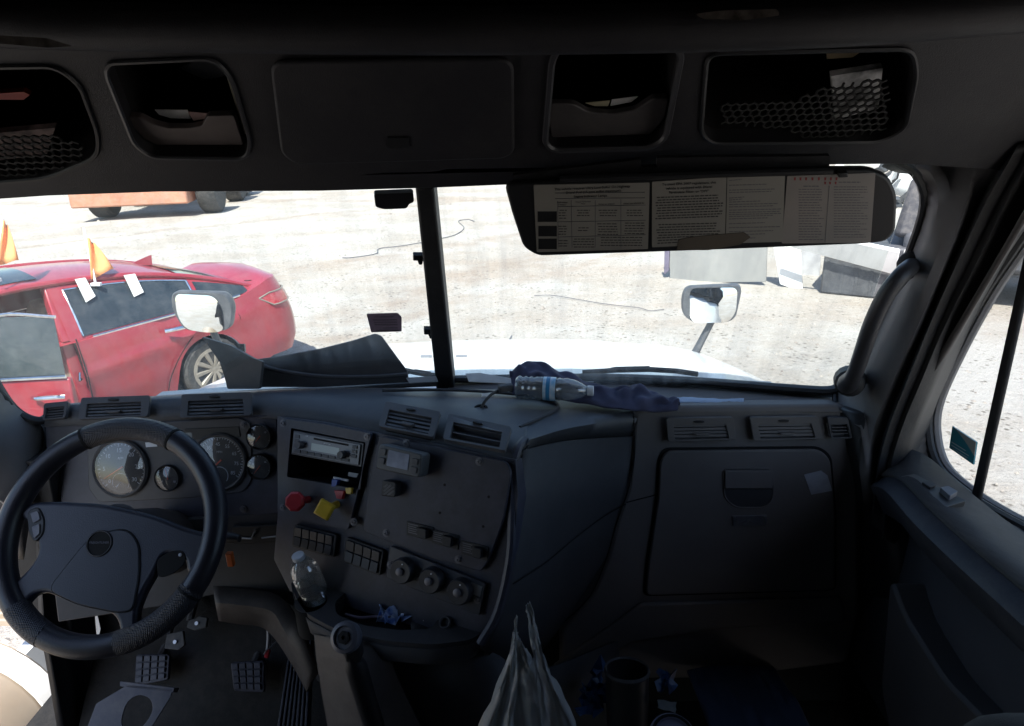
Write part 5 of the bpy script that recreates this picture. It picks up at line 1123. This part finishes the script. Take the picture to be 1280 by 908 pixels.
# centre pillar leg and transmission cover
part('centre_leg', MB().grid([cr([P(398, 792, Y=1.14), P(405, 850, Y=1.10), P(430, 990, Y=1.05)], 8), cr([P(450, 800, Y=1.08), P(462, 850, Y=1.05), P(500, 990, Y=1.0)], 8), cr([P(478, 806, Y=1.10), P(492, 850, Y=1.08), P(560, 990, Y=1.04)], 8), cr([P(486, 806, Y=1.2), P(500, 850, Y=1.2), P(560, 990, Y=1.2)], 8)]), M['tan'], DB, solid=-.01)
part('leg_side', MB().grid([cr([P(398, 792, Y=1.14), P(405, 850, Y=1.10), P(430, 990, Y=1.05)], 8), [p + Vector((-.01, .35, 0)) for p in cr([P(398, 792, Y=1.14), P(405, 850, Y=1.10), P(430, 990, Y=1.05)], 8)]]), M['tan'], DB, solid=-.01)
part('lower_console', MB().grid([cr([P(470, 806, Y=1.14), P(600, 806, Y=1.10), P(660, 840, Y=1.22), P(770, 800, Y=1.42)], 12), cr([P(480, 850, Y=1.14), P(600, 870, Y=1.10), P(680, 890, Y=1.2), P(770, 860, Y=1.42)], 12), cr([P(500, 990, Y=1.1), P(600, 990, Y=1.06), P(700, 990, Y=1.15), P(780, 980, Y=1.4)], 12)]), M['side'], DB, solid=-.01)
part('screw', MB().lathe(P(400, 847, Y=1.10), (0, -1, .3), [(.007, 0), (.007, .004)], 10), M['darkmetal'], DB)

# ------------------------------------------------------------------ steering wheel
WC = E(-.872, 1.181, -.783); wn = Vector((0, -sin(radians(51)), cos(radians(51)))); WP = Plane(WC, n=wn)
SWT = thing('steering_wheel', 'large black leather steering wheel with a wide horn pad', 'steering wheel', WC)
N_ = 96; rr_ = .217
def wring(a0, a1, n, r, R=rr_): return MB().tube([WP.w(R * cos(radians(a0 + (a1 - a0) * i / (n - 1))), R * sin(radians(a0 + (a1 - a0) * i / (n - 1)))) for i in range(n)], r, 14)
def ang(px, py): u = WP.uv(px, py); return math.degrees(atan2(u[1], u[0])) % 360
a1_, a2_ = ang(103, 528), ang(218, 548)
part('rim', MB().tube([WP.w(rr_ * cos(2 * pi * i / N_), rr_ * sin(2 * pi * i / N_)) for i in range(N_)], .0235, 14, closed=True), M['leather'], SWT)
def cover(a0, a1): 
    b = wring(a0, a1, 30, .0245); return part('perforated_grip', b, M['perf'], SWT)
cover(a2_, a1_); cover(ang(228, 735) - 360 - 42 + 0, ang(232, 730) - 360); cover(ang(8, 770), ang(45, 812))
for a in (a1_, a2_, ang(228, 735)): part('seam', wring(a - .7, a + .7, 4, .0252), M['gap'], SWT)
part('stitching', MB().tube([WP.w((rr_ - .018) * cos(radians(a)), (rr_ - .018) * sin(radians(a)), .012) for a in range(0, 360, 4)], .0011, 4, closed=True), mat('stitch_thread', (.10, .10, .12), .8), SWT)
pad = [(22, 643), (40, 628), (70, 627), (130, 630), (190, 643), (238, 662), (266, 668), (268, 690), (244, 720), (234, 716), (232, 698), (206, 690), (196, 715), (180, 742), (170, 770), (176, 797), (152, 802), (147, 768), (100, 757), (56, 740), (40, 745), (24, 768), (4, 756), (4, 742), (36, 712), (50, 690), (42, 658)]
hp = part('horn_pad', MB().poly(WP, rounded([WP.uv(*p) for p in pad], .032, 6), -.022, .004), mat('horn_pad_plastic', (.017, .020, .036), .42, bump=.25, bs=500, ns=8, dust=.06, dcol=(.12, .13, .2)), SWT, bevel=.010, seg=4)
inn = [(62, 738), (98, 692), (112, 676), (138, 664), (162, 662), (176, 680), (176, 720), (168, 764), (148, 766), (100, 756)]
part('pad_seam', MB().tube([WP.w(*p, .0045) for p in rounded([WP.uv(*p) for p in inn], .02, 5)], .0018, 5, closed=True), M['gap'], hp)
part('horn_button', MB().poly(WP, rounded([WP.uv(*p) for p in inn], .02, 5), .003, .007), mat('horn_centre_plastic', (.014, .017, .030), .4, bump=.2, bs=500), hp, bevel=.004, seg=3)
bc = WP.w(*WP.uv(127, 680), .006)
em = part('emblem_disc', MB().lathe(bc, wn, [(.0255, 0), (.0265, .0025), (.0245, .003), (.0235, .0015), (.001, .0015)], 36), M['gap'], hp)
WUX = WP.u * cos(.0) ; t = MB().text(WP, WP.uv(127, 679), 'FREIGHTLINER', .0062, .0080, .0002, uvax=(WP.u, WP.v)).tube([WP.w(WP.uv(127, 680)[0] + .0245 * cos(k * pi / 18), WP.uv(127, 680)[1] + .0245 * sin(k * pi / 18), .0088) for k in range(36)], .0008, 4, closed=True)
part('emblem_print', t, M['plate'], em)
k_ = part('spoke_switch_or_recess', MB().poly(WP, rounded([WP.uv(*p) for p in [(36, 640), (50, 633), (58, 648), (57, 668), (46, 680), (38, 666)]], .012, 6), -.004, .0065), M['black'], SWT, bevel=.002)
for q in ([(41, 642), (51, 639), (54, 650), (45, 655)], [(43, 659), (53, 655), (53, 668), (46, 674)]): part('switch_rocker', MB().poly(WP, rounded([WP.uv(*p) for p in q], .004), .006, .009), M['plate'], k_, bevel=.001)
k_ = part('spoke_switch_or_recess', MB().poly(WP, rounded([WP.uv(*p) for p in [(197, 700), (214, 689), (232, 688), (234, 704), (218, 718), (199, 724)]], .012, 6), .002, .0048), M['gap'], SWT, bevel=.001)  # thin near-black slab; shade of an open spoke recess put into its colour
part('switch_rocker', MB().lathe(WP.w(*WP.uv(227, 694), .0045), wn, [(.0035, 0), (.0035, .002), (.001, .0022)], 12), M['silver'], k_)
part('hub', MB().lathe(WC - wn * .012, -wn, [(.06, 0), (.05, .05), (.035, .08)], 24), M['black'], SWT)
SCN = thing('steering_column', 'grey brown steering column shroud below the steering wheel', 'steering column', WC + Vector((0, .25, -.25)))
part('shroud', MB().tube([WC - wn * .06 + Vector((0, 0, 0)), WC - wn * .16, WC - wn * .34], [.055, .07, .075], 18), M['tan'], SCN)
part('multifunction_stalk', MB().tube(cr([WC - wn * .10 + Vector((.04, 0, 0)), WC - wn * .09 + Vector((.16, .0, .0)), WC - wn * .075 + Vector((.235, .0, -.01))], 10), [.009] * 5 + [.011] * 4 + [.008], 10), M['black'], SCN)
part('orange_reflector', MB().box(P(288, 699, Y=1.25), (.014, .012, .034)), M['orange_led'], SCN, bevel=.002)
part('column_shaft', MB().tube([WC - wn * .33, WC - wn * .75], .022, 10), M['darkmetal'], SCN)
# ------------------------------------------------------------------ pedals and footwell
FP = Plane(P(300, 845, Y=1.38), n=(0, -.75, .62))
def pedal(q, nx, ny, name, label):
    T = thing(name, label, 'pedal', FP.p(*q[3], -.02)); part('plate', MB().px(FP, q, -.012, 0, r=.008), M['pedal'], T, bevel=.002)
    for i in range(nx):
        for j in range(ny):
            part('rubber_block', MB().px(FP, sub_quad(q, .05 + .9 * i / nx, .05 + .9 * j / ny, .05 + .9 * (i + 1) / nx - .04, .05 + .9 * (j + 1) / ny - .04), -.001, .006), M['pedal'], T, bevel=.001)
    c = FP.p(sum(p[0] for p in q) / 4, sum(p[1] for p in q) / 4, -.01); part('pedal_arm', MB().tube(cr([c, c + Vector((0, .10, .03)), c + Vector((0, .15, .16)), c + Vector((0, .16, .35))], 10), .011, 8), M['darkmetal'], T)
pedal([(170, 818), (212, 818), (210, 850), (168, 858)], 4, 4, 'clutch_pedal', 'wide ribbed clutch pedal at the left of the footwell')
pedal([(288, 828), (330, 826), (330, 866), (292, 864)], 4, 4, 'brake_pedal', 'ribbed brake pedal in the middle of the footwell')
T = thing('accelerator_pedal', 'long ribbed accelerator pedal beside the brown centre leg', 'pedal', P(365, 905, Y=1.2))
AP = Plane(P(380, 800, Y=1.36), P(360, 905, Y=1.2), P(395, 905, Y=1.2))
aq = [(366, 785), (392, 785), (386, 925), (344, 925)]
part('plate', MB().px(AP, aq, -.012, 0, r=.004), M['pedal'], T)
for k in range(7): part('rib', MB().px(AP, sub_quad(aq, .03 + k * .14, .01, .03 + k * .14 + .075, .99), 0, .006), M['pedal'], T, bevel=.001)
BR = thing('pedal_bracket', 'grey metal floor bracket with an oval hole beside the clutch pedal', 'bracket', P(190, 900, Y=1.22))
BP = Plane(P(180, 880, Y=1.22), n=(.1, -.7, .7))
part('plate', MB().holed(BP, U(BP, [(160, 856), (216, 862), (213, 872), (186, 915), (140, 960), (90, 960), (120, 880)]), [rounded(U(BP, [(158, 878), (172, 868), (188, 872), (192, 888), (180, 908), (162, 920), (150, 905)]), .02)], -.004, 0), M['plate'], BR, bevel=.001)
part('fold', MB().px(BP, [(150, 852), (218, 860), (216, 866), (150, 858)], -.03, 0), M['plate'], BR)
for q, lab in (([(218, 792), (238, 788), (240, 806), (232, 812), (215, 810)], 'small square metal bracket under the steering wheel rim'), ([(244, 776), (258, 770), (268, 772), (266, 784), (252, 788), (242, 784)], 'small flat metal bracket with a bolt above the brake pedal')):
    o = thing('linkage_bracket', lab, 'bracket', FP.p(*q[0], .03)); part('plate', MB().px(FP, q, .03, .04, r=.003), M['darkmetal'], o, bevel=.002); part('bolt', MB().lathe(FP.p(sum(p[0] for p in q) / len(q), sum(p[1] for p in q) / len(q), .04), FP.n, [(.005, 0), (.005, .004)], 8), M['silver'], o)
    part('strut', MB().tube([FP.p(*q[0], .03), FP.p(*q[0], .03) + Vector((.02, .25, .25))], .010, 8), M['darkmetal'], o)
for pts, lab in (([P(336, 778, Y=1.42), P(336, 800, Y=1.40), P(334, 820, Y=1.38)], 'thick grey cable hanging under the dash beside the brake pedal'), ([P(352, 780, Y=1.40), P(350, 795, Y=1.38), P(342, 806, Y=1.36), P(334, 812, Y=1.35), P(330, 818, Y=1.35)], 'thin pale wire looped beside the hanging grey cable')):
    o = part('hanging_cable', MB().tube(cr(pts, 14), .006 if 'thick' in lab else .002, 6), M['plate']); center_base(o); tag(o, lab, 'cable')
o = part('wire_end', MB().tube([P(336, 812, Y=1.36), P(333, 822, Y=1.35)], .006, 6), M['red_s']); center_base(o); tag(o, 'small red connector on the hanging cable end', 'connector')
struct('toe_board', MB().grid([[E(x, 1.52, -1.05) for x in (-1.2, -.6, -.2)], [E(x, 1.50, -1.30) for x in (-1.2, -.6, -.2)], [E(x, 1.28, -1.53) for x in (-1.2, -.6, -.2)]]), M['carpet'], solid=.01)
mb = MB()
for k in range(260):
    x, y = random.uniform(-1.05, -.25), random.uniform(.95, 1.35); z = -1.529; r = random.uniform(.0012, .004)
    mb.add([E(x, y, z), E(x + r * 2, y + r, z), E(x + r, y + r * 2, z), E(x + r, y + r, z + r)], [(0, 1, 3), (1, 2, 3), (2, 0, 3), (0, 2, 1)])
o = part('floor_debris', mb, mat('pale_crumbs', (.35, .33, .3), .9), kind='stuff', smooth=False); tag(o, 'pale crumbs and grit scattered over the dark footwell carpet', 'debris')
# gear lever
GLV = thing('gear_lever', 'black gear lever with a round range knob rising by the brown centre leg', 'gear lever', P(470, 905, Y=.95))
kc = P(432, 797, Y=.98); 
part('knob', MB().lathe(kc, (-.25, -.75, .62), [(.012, -.03), (.026, -.014), (.0285, -.002), (.027, .006), (.020, .009), (.019, .005), (.001, .005)], 28), mat('knob_grey', (.10, .10, .12), .4), GLV)
part('knob_cap', MB().lathe(kc, (-.25, -.75, .62), [(.012, .0045), (.012, .008), (.004, .009), (.004, .006)], 6), M['gap'], GLV)
part('range_switch', MB().box(kc + Vector((.008, .012, -.035)), (.03, .03, .045)), M['black'], GLV, bevel=.006)
part('lever', MB().tube(cr([kc - Vector((0, -.012, .03)), P(444, 830, Y=.99), P(456, 870, Y=1.0), P(478, 940, Y=1.0), P(500, 1000, Y=1.0)], 16), [.014] * 4 + [.020] * 12, 12), M['black'], GLV)
# ------------------------------------------------------------------ loose things on the dash
def bottle(base, ax, L, R, label, upside=False, full=.9, lab=True):
    T = thing('water_bottle', label, 'bottle', base)
    ax = Vector(ax).normalized(); prof = [(R * .55, .006), (R * .8, 0), (R * .97, L * .03)]
    for k in range(16):
        h = L * (.05 + .55 * k / 15); prof.append((R * (1 - (.11 if k % 2 else 0) * (1 if h < L * .3 or h > L * .52 else .2)), h))
    prof += [(R * .98, L * .66), (R * .85, L * .76), (R * .6, L * .85), (R * .38, L * .90), (R * .36, L * .93)]
    b = part('shell', MB().lathe(base, ax, prof, 28), M['bottle'], T, ang=25)
    part('cap', MB().lathe(base + ax * L * .92, ax, [(R * .43, 0), (R * .44, L * .01), (R * .43, L * .075), (R * .38, L * .08)], 20), M['cap'], T)
    if lab:
        lb2 = part('label', MB().lathe(base + ax * L * .36, ax, [(R * 1.005, 0), (R * 1.01, L * .16)], 28, cap=False), mat('bottle_label', (.25, .50, .72), .4, ns=55, col2=(.75, .8, .85)), T)
        part('label_band', MB().lathe(base + ax * L * .40, ax, [(R * 1.014, 0), (R * 1.014, L * .05)], 28, cap=False), M['blue_lab'], lb2)
    wp = [(R * .9, L * .02)] + [(R * (.93 - (.05 if k % 2 else 0)), L * (.06 + full * .6 * k / 10)) for k in range(11)]
    part('water', MB().lathe(base, ax, wp, 20), M['water'], T)
    return T
b0 = P(645, 484, Y=1.50); b1 = P(742, 489, Y=1.475)
bottle(b0, b1 - b0, (b1 - b0).length, .0275, 'clear water bottle with a blue label lying on the dash top beside the navy cloth')
bt = P(396, 748, Z=-.985); tp = P(372, 694, Z=-.86)
bottle(bt, tp - bt, (tp - bt).length, .0305, 'unlabelled clear plastic bottle standing tilted in the cup holder', lab=False, full=.55)
def clothmesh(name, outline_top, outline_bot, amp, m_, label, cat, n=26, m=10, seed=1, thick=.004, drop=0):
    random.seed(seed); a, b = cr(outline_top, n), cr(outline_bot, n); rows = []
    ph = [random.uniform(0, 6) for _ in range(6)]
    for j in range(m):
        s = j / (m - 1); r = []
        for i in range(n):
            p = a[i].lerp(b[i], s); t = i / n
            h = amp * (sin(t * 21 + ph[0] + s * 4) + .7 * sin(t * 37 + ph[1] - s * 7) + .6 * sin(s * 12 + ph[2] + t * 9)) * sin(pi * min(1, max(0, s * 1.0))) ** .5 * .5
            r.append(p + Vector((0, -h * .5, abs(h) + amp * .6 * sin(pi * s))))
        rows.append(r)
    o = part(name, MB().grid(rows), m_, solid=thick, sub=1, ang=180); center_base(o); return tag(o, label, cat)
clothmesh('cloth', [P(638, 466, Y=1.60), P(650, 456, Y=1.60), P(672, 452, Y=1.60), P(700, 466, Y=1.60), P(740, 484, Y=1.58), P(775, 486, Y=1.57), P(800, 483, Y=1.56), P(828, 498, Y=1.53), P(850, 508, Y=1.48)],
    [P(640, 494, Y=1.50), P(660, 494, Y=1.50), P(690, 498, Y=1.48), P(720, 503, Y=1.46), P(750, 508, Y=1.45), P(780, 511, Y=1.445), P(800, 514, Y=1.44), P(826, 515, Y=1.44), P(848, 513, Y=1.44)], .022, M['cloth'], 'crumpled navy blue cloth lying on the dash top under the water bottle', 'cloth', n=44, m=16)
PT = hplane(-.63)
def lay(name, q, m_, label, cat, Y=None, th=.003, tilt=None):
    pl = Plane(P(*q[0], Y=Y), n=tilt or (0, -.5, .9)); o = part(name, MB().px(pl, q, 0, th), m_, bevel=.0008); center_base(o); return tag(o, label, cat)
lay('folded_paper', [(582, 468), (600, 467), (645, 475), (640, 481), (586, 478)], M['paper'], 'white folded paper at the windshield base beside the centre post', 'paper', 1.62)
lay('white_label', [(602, 493), (618, 491), (616, 496), (602, 497)], M['paper'], 'tiny white tag lying on the dash top by the cable hole', 'tag', 1.50)
lay('paper_strip', [(507, 473), (545, 471), (548, 478), (512, 480)], mat('grey_card', (.30, .30, .30), .8), 'grey card edge lying between the trim piece and the centre post', 'paper', 1.66)
o = clothmesh('tissue', [P(835, 498, Y=1.54), P(860, 497, Y=1.54), P(900, 499, Y=1.53), P(930, 498, Y=1.52)], [P(836, 505, Y=1.49), P(860, 503, Y=1.49), P(900, 505, Y=1.485), P(929, 507, Y=1.48)], .005, mat('pale_tissue', (.35, .42, .55), .8), 'pale blue grey folded tissue on the dash top above the passenger vents', 'tissue', n=24, m=6, seed=5, thick=.002)
# mic cable
CBL = thing('dash_cable', 'black cable and connector rising from a round hole in the dash top', 'cable', P(600, 512, Y=1.45))
hc = P(601, 512, Y=1.44); part('hole_grommet', MB().lathe(hc, (0, -.25, 1), [(.0165, -.002), (.0165, .003), (.011, .004), (.010, -.004)], 20), M['gap'], CBL)
part('cord', MB().tube(cr([hc, P(606, 502, Y=1.45), P(616, 492, Y=1.47), P(628, 487, Y=1.49), P(640, 489, Y=1.50)], 16), .0035, 8), M['black'], CBL)
part('plug', MB().box(P(632, 485, Y=1.485), (.035, .02, .016), Matrix.Rotation(.3, 3, 'Z')), M['darkmetal'], CBL, bevel=.004)
# loose trim panel standing on dash
TP = Plane(P(300, 480, Y=1.57), n=(.25, -1, .30)); TQ = thing('loose_trim_panel', 'dark loose plastic trim panel lying on the dash top against the windshield', 'trim panel', TP.p(380, 486))
tp_m = mat('trim_grey', (.05, .05, .058), .5, bump=.2, bs=700, ns=6, dust=.08)
part('panel', MB().px(TP, [(322, 449), (345, 446), (400, 436), (440, 426), (469, 417), (477, 420), (509, 463), (512, 478), (400, 484), (318, 484), (316, 455)], -.004, .004, r=.004), tp_m, TQ, bevel=.003)
part('end_wing', MB().px(Plane(P(300, 480, Y=1.55), n=(-.2, -1, .25)), [(254, 421), (260, 423), (290, 432), (318, 448), (330, 452), (326, 486), (286, 486), (282, 470), (276, 452)], -.004, .006, r=.004), tp_m, TQ, bevel=.003)
part('rolled_edge', MB().tube(cr([TP.p(320, 452, .008), TP.p(345, 462, .014), (TP.p(400, 470, .018)), TP.p(460, 471, .014), TP.p(508, 468, .008)], 20), .006, 8), tp_m, TQ)
part('fold_rib', MB().tube([TP.p(300, 436, .010), TP.p(306, 460, .012), TP.p(316, 485, .012)], .004, 6), tp_m, TQ)
part('clip_tab', MB().px(TP, [(298, 430), (306, 430), (307, 440), (300, 440)], -.01, .01), M['black'], TQ, bevel=.001)
for x, y in ((472, 441), (479, 443)): part('peg_hole', MB().lathe(TP.p(x, y, .0035), TP.n, [(.002, 0), (.002, .001)], 8), M['gap'], TQ)
# tray contents
def crumple(name, q, Z, amp, m_, label, cat, seed=3, n=9, group=None):
    random.seed(seed); rows = []
    for j in range(n):
        rows.append([P(*bil(q, i / (n - 1), j / (n - 1)), Z=Z) + Vector((random.gauss(0, amp * .4), random.gauss(0, amp * .4), abs(random.gauss(0, amp)))) for i in range(n)])
    o = part(name, MB().grid(rows), m_, solid=.001, smooth=False); center_base(o); return tag(o, label, cat, group)
crumple('snack_wrapper', [(478, 764), (500, 760), (520, 776), (478, 783)], -.985, .012, M['wrap'], 'shiny blue and silver crumpled wrapper lying in the centre tray', 'wrapper')
crumple('paper_scrap', [(530, 771), (540, 776), (536, 781), (529, 778)], -.98, .004, M['paper'], 'small torn white paper in the centre tray beside the lighter socket', 'paper', 5, 5)
o = part('tray_cord', MB().tube(cr([P(432, 768, Z=-.985), P(450, 772, Z=-.98), P(468, 771, Z=-.98), P(488, 772, Z=-.975)], 16), .003, 6), mat('cord_purple', (.14, .11, .15), .5)); center_base(o); tag(o, 'thin purple grey cord lying in the centre tray beside the wrapper', 'cord')
o = part('round_lid', MB().lathe(P(527, 783, Z=-.99), (0, -.2, 1), [(.022, 0), (.022, .006), (.018, .008)], 20), M['black']); center_base(o); tag(o, 'round dark lid lying in the centre tray', 'lid')
# ------------------------------------------------------------------ things on the passenger side floor
def bagmesh():
    T = thing('plastic_bag', 'white plastic shopping bag standing open in front of the centre console', 'bag', P(660, 960, Y=.95))
    def sh(name, lp, rp, n=18, m=16, seed=1, amp=.012):
        random.seed(seed); a, b = cr(lp, n), cr(rp, n)
        rows = [[a[i].lerp(b[i], j / (m - 1)) + Vector((0, amp * (sin(j * .62 + i * .18 + seed) + .35 * sin(j * 1.3 - i * .5)) * min(1, i / 4), amp * .3 * sin(j * .9 + i * .7))) + Vector((random.gauss(0, .0012), random.gauss(0, .004), random.gauss(0, .002))) for j in range(m)] for i in range(n)]
        part(name, MB().grid(rows), M['bag'], T, solid=.0006, ang=180)
    sh('left_handle', [P(644, 774, Y=1.02), P(640, 800, Y=1.0), P(622, 860, Y=.97), P(594, 920, Y=.95), P(570, 1000, Y=.93)], [P(647, 772, Y=1.02), P(646, 815, Y=.99), P(646, 860, Y=.96), P(640, 920, Y=.94), P(640, 1000, Y=.92)], seed=1)
    sh('right_handle', [P(657, 757, Y=1.05), P(662, 790, Y=1.03), P(668, 822, Y=1.0), P(672, 860, Y=.98), P(690, 1000, Y=.92)], [P(664, 756, Y=1.05), P(676, 800, Y=1.02), P(692, 850, Y=.99), P(718, 905, Y=.97), P(745, 1000, Y=.93)], seed=2)
    sh('back_sheet', [P(646, 790, Y=1.06), P(640, 830, Y=1.05), P(636, 880, Y=1.03), P(625, 1000, Y=1.0)], [P(650, 800, Y=1.06), P(664, 822, Y=1.06), P(680, 850, Y=1.04), P(715, 1000, Y=1.0)], seed=3, amp=.004)
bagmesh()
o = thing('dark_tube', 'dark open cylinder standing in the passenger footwell beside the white bag', 'tube', P(780, 930, Y=1.15))
part('wall', MB().lathe(P(784, 930, Y=1.14), (.0, .25, 1), [(.042, 0), (.046, .10), (.047, .17), (.044, .172), (.043, .10)], 26), M['darkcyl'], o)
part('lip', MB().lathe(P(784, 930, Y=1.14), (.0, .25, 1), [(.047, .165), (.050, .17), (.047, .176), (.044, .172)], 26, cap=False), M['darkmetal'], o)
o = thing('tape_roll', 'pale grey roll standing at the bottom of the passenger footwell', 'roll', P(838, 915, Y=1.0))
part('roll', MB().lathe(P(838, 930, Y=1.0), (.05, -.45, 1), [(.030, .0), (.043, .0), (.046, .03), (.043, .036), (.036, .036), (.034, .03)], 28), mat('roll_grey', (.20, .21, .30), .5), o)
part('core', MB().lathe(P(838, 930, Y=1.0), (.05, -.45, 1), [(.0365, .037), (.040, .0385), (.0425, .037)], 28, cap=False), M['gap'], o)
crumple('blue_wrapper', [(726, 870), (752, 840), (762, 880), (730, 905)], -1.25, .02, M['bluefilm'], 'shiny dark blue film bag beside the dark tube in the footwell', 'wrapper', 8)
crumple('blue_packet', [(826, 842), (842, 842), (838, 868), (822, 866)], -1.25, .012, M['bluefilm'], 'small blue packet right of the dark tube in the footwell', 'packet', 9, 6)
crumple('small_card', [(822, 875), (846, 880), (844, 892), (822, 886)], -1.2, .002, mat('dull_card', (.16, .17, .17), .7), 'small pale card tucked behind the grey roll', 'card', 10, 4)
clothmesh('blue_cloth', [P(858, 838, Y=1.40), P(890, 832, Y=1.42), P(930, 830, Y=1.43), P(965, 832, Y=1.42)], [P(900, 960, Y=1.10), P(940, 960, Y=1.09), P(990, 955, Y=1.10), P(1030, 945, Y=1.12)], .02, M['sock'], 'dark blue fabric sheet spread over the passenger footwell', 'cloth', n=24, m=18, seed=4)
# passenger seat shoulder at the lower right corner
PS = thing('passenger_seat', 'dark grey passenger seat, its rounded shoulder at the lower right corner', 'seat', E(.72, .45, -1.5))
def cushion(name, pts, zs, par): 
    return part(name, MB().prism(*pts), M['seat'], par, bevel=.06, seg=5)
sb = P(1262, 882, Y=.62)
part('backrest', MB().prism([sb + Vector((-.09, -.10, -.62)), sb + Vector((.36, -.10, -.62)), sb + Vector((.36, .04, -.62)), sb + Vector((-.09, .04, -.62))], [sb + Vector((-.09, -.16, .03)), sb + Vector((.30, -.16, .03)), sb + Vector((.30, .0, .03)), sb + Vector((-.09, .0, .03))]), M['seat'], PS, bevel=.075, seg=6)
part('cushion', MB().prism([sb + Vector((-.14, -.10, -.72)), sb + Vector((.40, -.10, -.72)), sb + Vector((.40, .36, -.72)), sb + Vector((-.14, .36, -.72))], [sb + Vector((-.14, -.10, -.58)), sb + Vector((.40, -.10, -.58)), sb + Vector((.40, .36, -.58)), sb + Vector((-.14, .36, -.58))]), M['seat'], PS, bevel=.05, seg=5)
part('pedestal', MB().box(sb + Vector((.13, .1, -.80)), (.36, .3, .16)), M['black'], PS, bevel=.01)
# ------------------------------------------------------------------ outside at the lower left: fuel tank and step
FT = thing('fuel_tank', 'tan painted fuel tank with a white strap outside the driver door', 'fuel tank', P(8, 860, Z=-1.95))
tc = P(-18, 880, Z=-1.85)
part('tank_body', MB().lathe(tc + Vector((0, -.9, 0)), (.0, 1, 0), [(.24, 0), (.30, .04), (.30, .86), (.29, .90), (.20, .94)], 36), M['tank'], FT)
part('strap', MB().lathe(tc + Vector((0, -.10, 0)), (0, 1, 0), [(.305, 0), (.312, .002), (.312, .078), (.305, .08)], 36, cap=False), M['white'], FT)
for k in range(5): part('step_tread', MB().box(tc + Vector((.10, .05 + k * .035, .30)), (.3, .012, .02)), M['tank'], FT)
o = part('side_skirt', MB().box(P(52, 880, Z=-2.0) + Vector((0, 0, 0)), (.05, 1.2, .5)), M['white']); center_base(o); tag(o, 'white painted cab sill skirt below the driver door opening', 'sill')
